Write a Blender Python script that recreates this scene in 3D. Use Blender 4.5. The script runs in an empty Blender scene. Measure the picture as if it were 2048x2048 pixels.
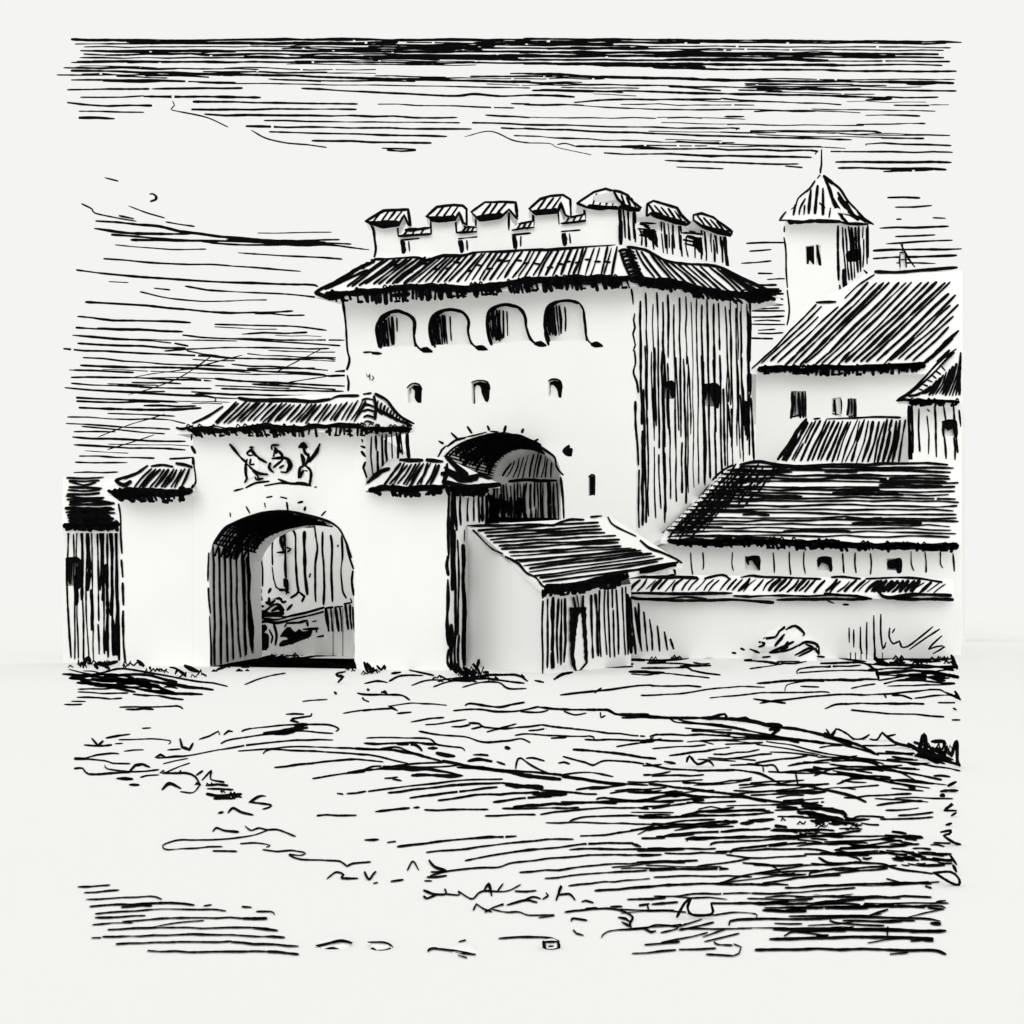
import bpy, math, random
import numpy as np
from mathutils import Vector
from mathutils.geometry import tessellate_polygon
from mathutils.bvhtree import BVHTree

random.seed(11)
C = bpy.context.scene
EYE, HOR, F = 1.7, 1208.0, 2048.0
# ------------------------------------------------ camera, sky light, sun, exposure
cam = bpy.data.cameras.new('camera'); co = bpy.data.objects.new('camera', cam)
C.collection.objects.link(co); C.camera = co
co.location = (0, 0, EYE); co.rotation_euler = (math.radians(90), 0, 0)
cam.lens = 36; cam.sensor_width = 36; cam.shift_y = (HOR-1024)/2048
cam.clip_start = 0.1; cam.clip_end = 4000
w = bpy.data.worlds.new("World"); C.world = w; w.use_nodes = True
bg = w.node_tree.nodes['Background']
bg.inputs['Color'].default_value = (1.0, 1.0, 0.982, 1); bg.inputs['Strength'].default_value = 0.905
sun = bpy.data.lights.new('sun', 'SUN'); so = bpy.data.objects.new('sun', sun)
C.collection.objects.link(so); sun.energy = 0.92; sun.angle = math.radians(50); sun.color = (1, .985, .95)
so.rotation_euler = (math.radians(65), 0, math.radians(-6))
C.view_settings.view_transform = 'Standard'; C.view_settings.look = 'None'
C.view_settings.exposure = 0; C.view_settings.gamma = 1
C.render.resolution_x = C.render.resolution_y = 1024
C.cycles.max_bounces = 8; C.cycles.diffuse_bounces = 6

# ------------------------------------------------ materials
def mat(name, col, var=.03, scale=3, bump=0.0, rough=.95):
    m = bpy.data.materials.new(name); m.use_nodes = True
    nt = m.node_tree; b = nt.nodes['Principled BSDF']
    b.inputs['Roughness'].default_value = rough
    b.inputs['Specular IOR Level'].default_value = 0.0
    tc = nt.nodes.new('ShaderNodeTexCoord'); nz = nt.nodes.new('ShaderNodeTexNoise')
    nz.inputs['Scale'].default_value = scale; nz.inputs['Detail'].default_value = 5
    nt.links.new(tc.outputs['Object'], nz.inputs['Vector'])
    r = nt.nodes.new('ShaderNodeValToRGB')
    r.color_ramp.elements[0].position = .3; r.color_ramp.elements[1].position = .7
    r.color_ramp.elements[0].color = tuple(max(0, c*(1-var)) for c in col)+(1,)
    r.color_ramp.elements[1].color = tuple(min(1, c*(1+var)) for c in col)+(1,)
    nt.links.new(nz.outputs['Fac'], r.inputs['Fac']); nt.links.new(r.outputs['Color'], b.inputs['Base Color'])
    if bump:
        bn = nt.nodes.new('ShaderNodeBump'); bn.inputs['Strength'].default_value = bump
        bn.inputs['Distance'].default_value = .02
        nt.links.new(nz.outputs['Fac'], bn.inputs['Height']); nt.links.new(bn.outputs['Normal'], b.inputs['Normal'])
    return m
PLASTER = mat('white_plaster', (.885, .887, .875), .012, .6, .1)
TILE = mat('pale_roof_tile', (.885, .89, .88), .02, 2)
STONE = mat('pale_stone', (.89, .892, .88), .02, 1.5, .1)
EARTH = mat('pale_earth', (.887, .887, .877), .006, .12)
WOOD = mat('pale_timber', (.885, .887, .87), .02, 4)
INK = mat('black_ink', (.004, .004, .0045), .5, 9)

# ------------------------------------------------ geometry of the view
def P(x, y, Y): return np.array([(x-1024)/F*Y, Y, EYE+(HOR-y)/F*Y])
def rays(px):
    px = np.asarray(px, float).reshape(-1, 2)
    return np.stack([(px[:, 0]-1024)/F, np.ones(len(px)), (HOR-px[:, 1])/F], 1)
O = np.array([0, 0, EYE])
class Plane:
    def __init__(s, a, b, c, eps=.012):
        s.p = np.asarray(a, float); n = np.cross(np.asarray(b)-a, np.asarray(c)-a); n = n/np.linalg.norm(n)
        if np.dot(n, O-s.p) < 0: n = -n
        s.n = n; s.eps = eps
    def at(s, px, off=0.0):
        d = rays(px); t = np.dot(s.p+s.n*off-O, s.n)/(d@s.n)
        return O+d*t[:, None]
    def ribbon(s, c, l, r): return s.at(l, s.eps), s.at(r, s.eps)
    def pt(s, x, y): return s.at([(x, y)])[0]
def VP(x1, Y1, x2, Y2, eps=.012):
    a = P(x1, HOR, Y1); b = P(x2, HOR, Y2); return Plane(a, b, a+np.array([0, 0, 1.]), eps)
GROUND = Plane(np.array([0, 0, 0.]), np.array([1, 0, 0.]), np.array([0, 1, 0.]), .006)
class Dome:
    R = 900.
    def ribbon(s, c, l, r):
        o = []
        for q in (l, r):
            d = rays(q); d /= np.linalg.norm(d, axis=1)[:, None]; o.append(O+d*s.R)
        return o
class Hit:                       # lays strokes on the real surface of a part
    def __init__(s, part, eps=.03, n=None):
        s.eps = eps; s.bvh = BVHTree.FromPolygons([Vector(v) for v in part.v], [f for f, m in zip(part.f, part.m) if m == 0])
    def ribbon(s, c, l, r):
        dc = rays(c); L = rays(l); R = rays(r); hits = []
        for d in dc:
            h = s.bvh.ray_cast(Vector(O), Vector(d).normalized())
            hits.append((np.array(h[0]), np.array(h[1])) if h[0] is not None else None)
        good = [i for i, h in enumerate(hits) if h]
        if not good: return None
        ol, orr = [], []
        for i in range(len(dc)):
            p, n = hits[min(good, key=lambda g: abs(g-i))]
            if np.dot(n, O-p) < 0: n = -n
            p = p+n*s.eps
            for src, dst in ((L, ol), (R, orr)):
                k = np.dot(p-O, n)/min(-1e-3, np.dot(src[i], n)) if np.dot(src[i], n) < 0 else p[1]
                k = min(max(k, p[1]*.97), p[1]*1.03)
                dst.append(O+src[i]*k)
        return np.array(ol), np.array(orr)

def smooth(pts, step=5., sharp=False):
    p = np.asarray(pts, float)
    if sharp:
        out = []
        for b, c in zip(p, p[1:]):
            n = max(2, int(np.linalg.norm(c-b)/step))
            out += [b+(c-b)*k/n for k in range(n)]
        return np.array(out+[p[-1]])
    if len(p) == 1: p = np.array([p[0], p[0]+[2, 0]])
    q = np.vstack([2*p[0]-p[1], p, 2*p[-1]-p[-2]]); out = []
    for i in range(1, len(q)-2):
        a, b, c, d = q[i-1], q[i], q[i+1], q[i+2]
        n = max(2, int(np.linalg.norm(c-b)/step))
        for k in range(n):
            t = k/n
            out.append(.5*((2*b)+(c-a)*t+(2*a-5*b+4*c-d)*t*t+(3*b-a-3*c+d)*t**3))
    out.append(q[-2]); return np.array(out)
def wob(n, k):                   # smooth random curve, n samples, knots every k
    m = max(2, int(n/k)+2); a = np.array([random.gauss(0, 1) for _ in range(m)])
    return np.interp(np.linspace(0, m-1, n), range(m), a)

class Part:
    def __init__(s, name, m=PLASTER): s.name = name; s.v = []; s.f = []; s.m = []; s.base = m; s.k = 1.0 if name in ('skirt_roof', 'wing_roof', 'coping', 'cap') else .84
    def face(s, pts, m=0):
        i = len(s.v); s.v += [tuple(map(float, p)) for p in pts]; n = len(pts)
        if n == 4: s.f += [(i, i+1, i+2), (i, i+2, i+3)]; s.m += [m, m]
        elif n > 4 and m == 0:
            for t in tessellate_polygon([[Vector(p) for p in pts]]): s.f.append(tuple(i+k for k in t)); s.m.append(m)
        else: s.f.append(tuple(range(i, i+n))); s.m.append(m)
    def tess(s, loops, m=0):
        i = len(s.v); fl = [p for l in loops for p in l]; s.v += [tuple(map(float, p)) for p in fl]
        for t in tessellate_polygon([[Vector(p) for p in l] for l in loops]):
            s.f.append(tuple(i+k for k in t)); s.m.append(m)
    def loft(s, A, B, m=0, closed=True):
        n = len(A); i = len(s.v); s.v += [tuple(map(float, p)) for p in list(A)+list(B)]
        for k in range(n if closed else n-1): s.f += [(i+k, i+(k+1) % n, i+n+(k+1) % n), (i+k, i+n+(k+1) % n, i+n+k)]; s.m += [m, m]
    def slab(s, pts, vec, m=0, holes=()):       # closed solid from a polygon pushed along vec
        A = [np.asarray(p, float) for p in pts]; H = [[np.asarray(p, float) for p in h] for h in holes]
        vec = np.asarray(vec, float)
        s.tess([A]+H, m); s.tess([[p+vec for p in A]]+[[p+vec for p in h] for h in H], m)
        s.loft(A, [p+vec for p in A], m)
        for h in H: s.loft(h, [p+vec for p in h], m)
    def shell(s, V, Fc, vec):                   # open surface given thickness
        V = [np.asarray(p, float) for p in V]; vec = np.asarray(vec, float); cnt = {}
        for f in Fc:
            s.face([V[k] for k in f]); s.face([V[k]+vec for k in f])
            for a, b in zip(f, f[1:]+f[:1]): cnt[tuple(sorted((a, b)))] = cnt.get(tuple(sorted((a, b))), 0)+1
        for (a, b), c in cnt.items():
            if c == 1: s.face([V[a], V[b], V[b]+vec, V[a]+vec])
    def prism(s, plan, zb, zt):                 # plan [(X,Y)], heights per corner
        n = len(plan); zb = zb if hasattr(zb, '__len__') else [zb]*n; zt = zt if hasattr(zt, '__len__') else [zt]*n
        B = [(x, y, z) for (x, y), z in zip(plan, zb)]; T = [(x, y, z) for (x, y), z in zip(plan, zt)]
        s.loft(B, T); s.tess([T]); s.tess([B])
    def tube(s, pts, r, m=1, n=6):
        p = [np.asarray(q, float) for q in pts]; rings = []
        for i, q in enumerate(p):
            d = p[min(i+1, len(p)-1)]-p[max(i-1, 0)]; d = d/(np.linalg.norm(d)+1e-9)
            a = np.cross(d, [0, 1, .13]); a /= np.linalg.norm(a)+1e-9; b = np.cross(d, a)
            rr = r*(.6 if i in (0, len(p)-1) else 1)*(1+random.uniform(-.15, .15))
            rings.append([q+rr*(a*math.cos(t)+b*math.sin(t)) for t in [2*math.pi*k/n for k in range(n)]])
        for A, B in zip(rings, rings[1:]): s.loft(A, B, m)
        s.face(rings[0], m); s.face(rings[-1], m)
    # ---- pen strokes
    def ink(s, surf, pts, w=4.6, j=.7, dry=0., taper=.72, step=5., sharp=False):
        c = smooth(pts, step, sharp); n = len(c)
        if n < 2: return
        t = np.gradient(c, axis=0); t /= (np.linalg.norm(t, axis=1)[:, None]+1e-9)
        nrm = np.stack([-t[:, 1], t[:, 0]], 1)
        c = c+nrm*(wob(n, 9)*j)[:, None]
        w = w*s.k; hw = w/2*(1+.17*wob(n, 7)+.09*wob(n, 1.6)); hw = np.clip(hw, w*.26, w*.85)
        e = np.concatenate([[0], np.cumsum(np.linalg.norm(np.diff(c, axis=0), axis=1))]); L = e[-1]
        hw = hw*np.clip(taper+(1-taper)*np.minimum(e, L-e)/(w*1.6), 0, 1)
        c = np.vstack([c[0]-t[0]*w*.3, c, c[-1]+t[-1]*w*.3]); hw = np.concatenate([[hw[0]*.35], hw, [hw[-1]*.35]])
        nrm = np.vstack([nrm[:1], nrm, nrm[-1:]]); n += 2
        segs = [(0, n-1)]
        if dry > 0 and n > 8:
            segs = []; a = 0
            while a < n-1:
                b = min(n-1, a+random.randint(4, 26)); segs.append((a, b)); a = b+(1 if random.random() < dry else 0)
        res = surf.ribbon(c, c+nrm*hw[:, None], c-nrm*hw[:, None])
        if res is None: return
        Lp, Rp = res; i = len(s.v)
        for k in range(n): s.v += [tuple(Lp[k]), tuple(Rp[k])]
        for a, b in segs:
            for k in range(a, b): s.f.append((i+2*k, i+2*k+1, i+2*k+3, i+2*k+2)); s.m.append(1)
    def blot(s, surf, pts, j=.8):
        p = smooth(list(pts)+[pts[0]], 5)[:-1]; p = p+np.array([[random.gauss(0, j*.6), random.gauss(0, j*.6)] for _ in p])
        cen = np.repeat([p.mean(0)], len(p), 0); res = surf.ribbon(cen, p, p)
        if res is not None: s.tess([list(res[0])], 1)
    def hatch(s, surf, A, B, n, w=4.6, j=.25, a=(0, .06), b=(.94, 1), brk=.0, bend=1.5, dry=0., wv=.3):
        A = smooth(A, 4); B = smooth(B, 4); w *= .84; j = min(j, .12)
        def on(Q, t): x = min(max(t, 0), 1)*(len(Q)-1); k = min(int(x), len(Q)-2); return Q[k]+(Q[k+1]-Q[k])*(x-k)
        for i in range(n):
            t = (i+.5+random.gauss(0, j))/n; u = t+random.gauss(0, j*.4)/n
            p, q = on(A, t), on(B, u); f0 = random.uniform(*a); f1 = random.uniform(*b)
            p, q = p+(q-p)*f0, p+(q-p)*f1; m = (p+q)/2+np.array([random.gauss(0, bend), random.gauss(0, bend*.4)])
            ww = w*random.uniform(1-wv, 1+wv)
            if brk and random.random() < brk:
                k = random.uniform(.25, .75); g = p+(q-p)*k
                s.ink(surf, [p, g], ww, dry=dry); s.ink(surf, [g+(q-p)*.03+[random.uniform(-2, 2), 0], q], ww*random.uniform(.8, 1.3), dry=dry)
            else: s.ink(surf, [p, m, q], ww, dry=dry)
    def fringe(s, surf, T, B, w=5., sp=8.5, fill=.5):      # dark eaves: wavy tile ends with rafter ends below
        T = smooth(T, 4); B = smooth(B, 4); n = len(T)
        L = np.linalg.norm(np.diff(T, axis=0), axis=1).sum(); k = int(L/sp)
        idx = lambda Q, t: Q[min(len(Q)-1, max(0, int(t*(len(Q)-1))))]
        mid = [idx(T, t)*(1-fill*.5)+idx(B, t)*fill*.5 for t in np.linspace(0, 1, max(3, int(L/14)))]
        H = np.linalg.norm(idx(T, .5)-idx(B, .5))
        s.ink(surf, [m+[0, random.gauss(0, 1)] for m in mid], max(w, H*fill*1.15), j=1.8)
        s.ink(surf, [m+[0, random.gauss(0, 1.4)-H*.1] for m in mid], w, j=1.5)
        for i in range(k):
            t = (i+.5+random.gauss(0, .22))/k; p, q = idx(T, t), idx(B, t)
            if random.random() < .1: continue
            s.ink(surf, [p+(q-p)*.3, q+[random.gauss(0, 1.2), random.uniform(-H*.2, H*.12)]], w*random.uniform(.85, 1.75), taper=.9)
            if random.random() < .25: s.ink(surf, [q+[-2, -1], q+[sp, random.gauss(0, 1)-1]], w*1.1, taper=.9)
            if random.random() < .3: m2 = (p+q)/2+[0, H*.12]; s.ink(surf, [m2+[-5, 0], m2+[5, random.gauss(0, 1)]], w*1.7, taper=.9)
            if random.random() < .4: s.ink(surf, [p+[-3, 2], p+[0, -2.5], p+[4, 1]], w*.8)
    def build(s, parent=None):
        me = bpy.data.meshes.new(s.name); me.from_pydata(s.v, [], s.f)
        me.materials.append(s.base); me.materials.append(INK)
        me.polygons.foreach_set('material_index', s.m); me.update()
        o = bpy.data.objects.new(s.name, me); C.collection.objects.link(o)
        if parent is not None:
            o.parent = parent
            if parent.type == 'EMPTY' or True: o.matrix_parent_inverse = parent.matrix_world.inverted() if parent.type != 'EMPTY' else Mi(parent)
        return o
from mathutils import Matrix
def Mi(e): return Matrix.Translation(-Vector(e.location))
def thing(name, label, cat, loc, group=None):
    o = bpy.data.objects.new(name, None); C.collection.objects.link(o); o.location = Vector([float(v) for v in loc]); o.empty_display_size = .5
    o['label'] = label; o['category'] = cat
    if group: o['group'] = group
    return o
def tag(o, label, cat, group=None, kind=None):
    if label: o['label'] = label
    if cat: o['category'] = cat
    if group: o['group'] = group
    if kind: o['kind'] = kind
    return o
def Z(txt, ox, oy, size):        # "x,y x,y; x,y ..." ; optional leading w= per stroke
    out = []; k = size/1932.
    for st in txt.replace('\n', ' ').split(';'):
        st = st.split()
        if not st: continue
        w = None
        if st[0].startswith('w'): w = float(st[0][1:]); st = st[1:]
        pts = [tuple(float(c) for c in q.split(',')) for q in st]
        out.append((w, [(ox+x*k, oy+y*k) for x, y in pts]))
    return out
def draw(part, surf, txt, z, w=4.6, dry=0., cx=None, j=.7):
    for ww, p in Z(txt, *z):
        if len(p) < 2: continue
        sg = np.mean([math.dist(a, b) for a, b in zip(p, p[1:])]); shp = sg < 17
        if cx:
            q = smooth(p, 6, shp); lo = cx[0]-random.uniform(-6, 40)*(cx[0] > 50); hi = cx[1]+random.uniform(-6, 40); p = [tuple(v) for v in q if lo <= v[0] <= hi]
        if len(p) > 1: part.ink(surf, p, ww or w*random.uniform(.85, 1.2), dry=dry, j=j, sharp=shp)
def ell(cx, cy, rx, ry, a0, a1, n=18):
    return [(cx+rx*math.cos(math.radians(a0+(a1-a0)*k/n)), cy-ry*math.sin(math.radians(a0+(a1-a0)*k/n))) for k in range(n+1)]

# ================================================ ground
g = Part('ground', EARTH); g.k = .74
N = 40
xs = [-1500, -400, -120, -60, -30, 0, 30, 60, 120, 400, 1500]; ys = [-60, 0, 4, 8, 14, 22, 32, 60, 150, 500, 2500]
for i in range(len(xs)-1):
    for k in range(len(ys)-1):
        g.face([(xs[i], ys[k], 0), (xs[i+1], ys[k], 0), (xs[i+1], ys[k+1], 0), (xs[i], ys[k+1], 0)])
G1 = (100, 1280, 700); G2 = (650, 1280, 700); G3 = (1250, 1150, 700); G4 = (1250, 1350, 700)
draw(g, GROUND, """70,190 240,190 400,160 600,190 800,225 980,250; w8 110,212 300,225 480,215 620,235 800,262 900,273; w7 150,235 400,250 600,290 840,300;
155,270 400,262 560,255 700,290; 155,285 300,292 430,292; w7 300,200 500,190 700,230; w6 460,300 600,310 735,330; w8 230,215 600,250; w8 200,240 450,262 650,300; w7 120,200 330,190 460,205;
150,318 395,322; 120,335 195,338; 80,357 175,355; 385,370 570,370 700,363 730,380; 420,380 570,380; w9 250,205 420,225 560,262; w8 400,235 560,245 660,290; w7 170,225 350,262 470,285; w8 560,280 700,300;
1075,243 1180,205 1300,183; 1395,340 1460,332 1530,332; 1620,402 1780,382 1860,375; 1305,408 1400,407; 1445,405 1440,418 1340,432 1325,445 1370,458;
1060,505 1100,490 1300,468 1500,462 1570,475 1595,492 1580,505; 945,573 1000,550 1200,517 1380,500 1560,520; w3.5 590,650 740,635 940,605; 940,605 1200,565 1420,550 1560,550;
1040,612 1200,600 1420,588 1932,610; 1240,703 1400,683 1700,655 1840,673; 1180,628 1220,605 1400,610 1550,620 1800,635 1932,655; 1450,763 1600,740 1932,710;
w9 1180,515 1290,500 1420,480; w8 1240,520 1350,505; w8 1350,470 1420,465; 1585,850 1617,848; 1640,848 1932,815; 1475,970 1530,963 1600,967 1690,963; w6 1800,947 1850,940 1932,935;
190,580 340,583; w7 230,545 265,580 290,555; 310,540 440,518; w3.5 380,550 550,545 660,555 655,572; 360,573 400,568; 410,610 515,605; 135,652 240,640 340,625 380,627;
135,655 300,665 345,680 440,680; 305,690 320,710 440,725 600,718; w6 440,725 470,690 510,683 550,700; 135,708 180,708 210,740 330,733 440,728; w7 370,762 455,767; w7 440,797 490,797;
500,757 540,745 600,745; w7 720,545 730,590 770,605 790,570; 650,605 720,600; w7 585,650 610,630 640,645; 640,645 740,637; w3 625,680 760,650; 635,735 700,700 770,680;
620,735 780,742 830,800; w6 810,745 840,720; w6 840,770 890,720 885,770 960,785; 720,835 790,840 830,795; w7 620,825 660,790 720,820; w7 870,800 980,800; w6 870,820 1010,825; w8 865,850 940,860 1055,848;
w6 905,875 1020,873; w6 1100,895 1160,862 1190,860; w6 1105,890 1220,912 1175,930; w6 980,950 1010,925 1050,950 1120,965; w6 930,952 955,948; 825,550 880,530 930,500 940,520; w6 960,520 985,500 1005,508; 510,487 555,485;
w6 900,1055 920,1035 960,1050 1040,1058; w5 1080,1025 1110,1048 1150,1035 1200,1045 1260,1045 1355,1080; w3.5 1200,1050 1100,1080 900,1103 730,1103 640,1125 625,1140 650,1155 780,1150 950,1135;
900,1162 1030,1162; w3 1050,1122 1140,1120 1215,1132 1195,1145; w4 1175,1158 1395,1168 1390,1185 1320,1183 1380,1208 1500,1215 1600,1218 1640,1245 1670,1230 1825,1217;
w5 1530,1318 1580,1280 1620,1295 1610,1315 1740,1315; w6 1735,1280 1760,1320 1800,1280 1840,1295 1932,1268; 1785,1340 1830,1330; 1880,1332 1932,1325;
155,1363 330,1352; 190,1395 380,1380; 200,1432 400,1420 560,1415 615,1432; 220,1470 500,1455 700,1452 795,1465; w6 395,1470 560,1462; 250,1507 600,1485 870,1487 970,1495; 250,1533 525,1522;
400,1553 600,1540 870,1530 1065,1535; w8 1065,1535 1195,1535; 235,1567 455,1562; 320,1600 560,1585 900,1588 1120,1588; w7 1120,1588 1255,1600; w3 555,1583 690,1560 850,1545; 230,1640 280,1640;
290,1640 560,1630 900,1625 1295,1640; 365,1677 700,1667 1000,1665; w6 1000,1665 1370,1690; 540,1715 900,1718 1200,1717; w7 1200,1717 1370,1730; 1060,1473 1110,1477; 1140,1497 1220,1500 1235,1515; 850,1463 890,1463""", G1, dry=.03, cx=(0, 726))
draw(g, GROUND, """465,165 560,185 600,195; 355,225 420,200 540,190; 220,240 290,228 345,233; 480,250 560,225 700,215; 600,258 680,230 830,225; 760,262 860,235 960,235 1010,265 1110,268;
w6 630,195 700,230; w7 700,215 900,195 1060,195 1120,222; w6 690,225 880,215 1100,238; w6 1160,220 1205,235; w6 90,270 160,265 200,285; w6 110,270 200,300 320,300 420,305 465,332; 200,305 215,330 240,342; 310,290 330,285 350,300;
w8 1265,215 1310,190 1365,178; 1300,300 1450,285 1550,275 1750,252 1932,250; w6 1490,290 1525,265; 1745,305 1932,302; 350,365 500,350 670,362; 350,365 400,390; 105,402 260,385 370,375; 400,403 475,398;
w6 775,360 800,350 900,362 980,365 1100,345; w5 710,388 850,382 950,395 1060,390 1180,370; w8 1180,370 1350,385 1560,385 1600,405 1800,415 1932,430; 1080,395 1180,400 1230,385; 1320,395 1380,412 1440,400;
w7 1640,430 1850,425 1932,450; 1520,400 1525,425 1545,415; 475,450 560,435 655,428; 555,470 780,441; 700,480 800,467; 795,455 850,460 880,480 1000,490 1200,468; w6 1200,468 1370,490; 1370,490 1500,505 1765,530; 810,490 870,480;
895,508 1055,460; 1125,500 1220,487; 520,503 650,525 780,535 870,560 1000,558 1080,545 1130,567; 1050,525 1120,515 1260,530 1460,530 1480,548; w7 1250,540 1330,535; 1435,550 1932,550; 1810,540 1825,520 1932,522;
1610,585 1750,565 1932,552; 1790,600 1932,587; w11 998,598 1018,596; w6 0,545 200,568 400,570 520,568 620,580; 230,538 500,540 580,548 625,580 750,592 770,610; w6 0,590 200,600 400,610 540,640 640,665;
310,605 380,590 460,615 540,635; 20,620 250,635 460,680; 0,665 150,655 320,673; w7 400,575 500,580 535,610; w6 570,595 620,598; w9 615,625 715,640; 0,750 200,720 300,710 450,685 650,670;
215,710 300,695 560,700 750,690; w7 300,710 560,715 760,745; w9 480,745 560,745 750,750; w9 650,665 800,700 950,715 1100,745 1300,765; w9 790,665 850,655 920,670; 820,630 900,635; w6 950,670 990,690;
730,700 900,710 1100,725 1300,745 1600,790 1932,800; 1055,710 1060,670 1080,650 1140,690 1240,740; 1110,650 1150,648 1210,668; 1290,680 1320,672 1350,682; 1315,643 1440,675 1480,690 1560,665 1760,680 1800,710 1932,710;
w6 1370,605 1600,625 1825,655; 1310,740 1460,730 1590,750; w6 1310,755 1480,780 1640,800; 330,763 400,757; 375,772 420,768; 125,848 300,825 600,790 800,770 980,768; w6 350,845 600,810 830,790 1040,792; w6 470,870 700,840 950,810;
w6 625,885 800,860 1000,845 1180,840; w6 930,895 1100,870 1250,862; w12 1000,800 1200,812; w13 1150,850 1330,850; w6 1190,830 1500,850; w7 1040,920 1250,905 1500,895 1760,890; w6 280,947 330,940 465,928; 490,926 520,926;
550,940 900,932; 980,928 1400,925; 885,968 1160,960; w5 1190,960 1400,935 1600,925 1780,925; 1350,1000 1380,988 1480,972 1800,970 1932,975; 1220,1010 1440,1008 1660,1012 1932,1025; w6 1500,880 1540,870 1700,885 1932,860;
1410,1083 1600,1065 1800,1030 1932,1015; 1730,1075 1800,1045 1932,1035; w6 220,1100 295,1103; 345,1120 390,1112; 400,1140 560,1120 800,1095 1055,1080; 560,1170 750,1155 1000,1120 1250,1098 1370,1097; 775,1217 1000,1175 1300,1140 1500,1120 1700,1120; w9 1700,1125 1740,1140;
1350,1153 1932,1150; 580,1300 680,1275 850,1255 960,1250 1060,1225 1300,1200 1600,1183 1870,1185; 1075,1283 1300,1265 1500,1242 1932,1218; 1215,1313 1500,1285 1932,1267; 1345,1355 1550,1332 1932,1308; w6 1490,1382 1932,1353; w6 1670,1433 1932,1420;
w6 1735,1462 1932,1452; w5 1770,1495 1880,1492; 1780,1460 1785,1490; w5 455,1270 485,1220 515,1270; w7 575,1215 600,1245 665,1275; 585,1280 660,1280; w6 565,1310 670,1300; 550,1330 590,1328; 365,1332 430,1320;
w6 545,1380 600,1400 665,1400 660,1375; w7 545,1415 560,1425 620,1405; 665,1400 740,1405 735,1385 790,1420 820,1425 870,1385 1000,1385 1080,1350; w7 880,1380 905,1345 920,1410; 950,1390 985,1345; w5 1050,1388 1165,1383;
w6 1275,1435 1305,1355 1290,1400 1350,1400 1380,1433; w6 1205,1430 1230,1410 1220,1395; 1005,1460 1100,1435 1170,1445; w6 1100,1435 1150,1415 1190,1425; 820,1490 835,1455 880,1485 920,1500; 885,1503 930,1475 985,1455 980,1465;
920,1485 1000,1500 1070,1497 1130,1520 1265,1518 1180,1530; 1325,1500 1400,1488 1560,1485 1650,1500 1700,1530 1685,1560 1690,1585; w6 1420,1445 1440,1435 1480,1447; w7 1440,1480 1500,1478; 1575,1470 1640,1470; w6 1620,1530 1660,1535 1690,1560;
w7 1640,1555 1690,1585; w3.5 1525,1642 1560,1610 1700,1595 1780,1592; 1360,1550 1370,1535 1445,1547; 1370,1600 1385,1620 1425,1632; w6 1765,1595 1800,1610 1825,1605; w3.5 1780,1590 1850,1567 1932,1590;
w5 960,1647 1080,1637 1220,1640 1290,1665; w5 570,1718 600,1700 740,1720 830,1735; w6 735,1740 780,1755; w6 740,1660 775,1655""", G2, dry=.03, cx=(726, 1300))
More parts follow.
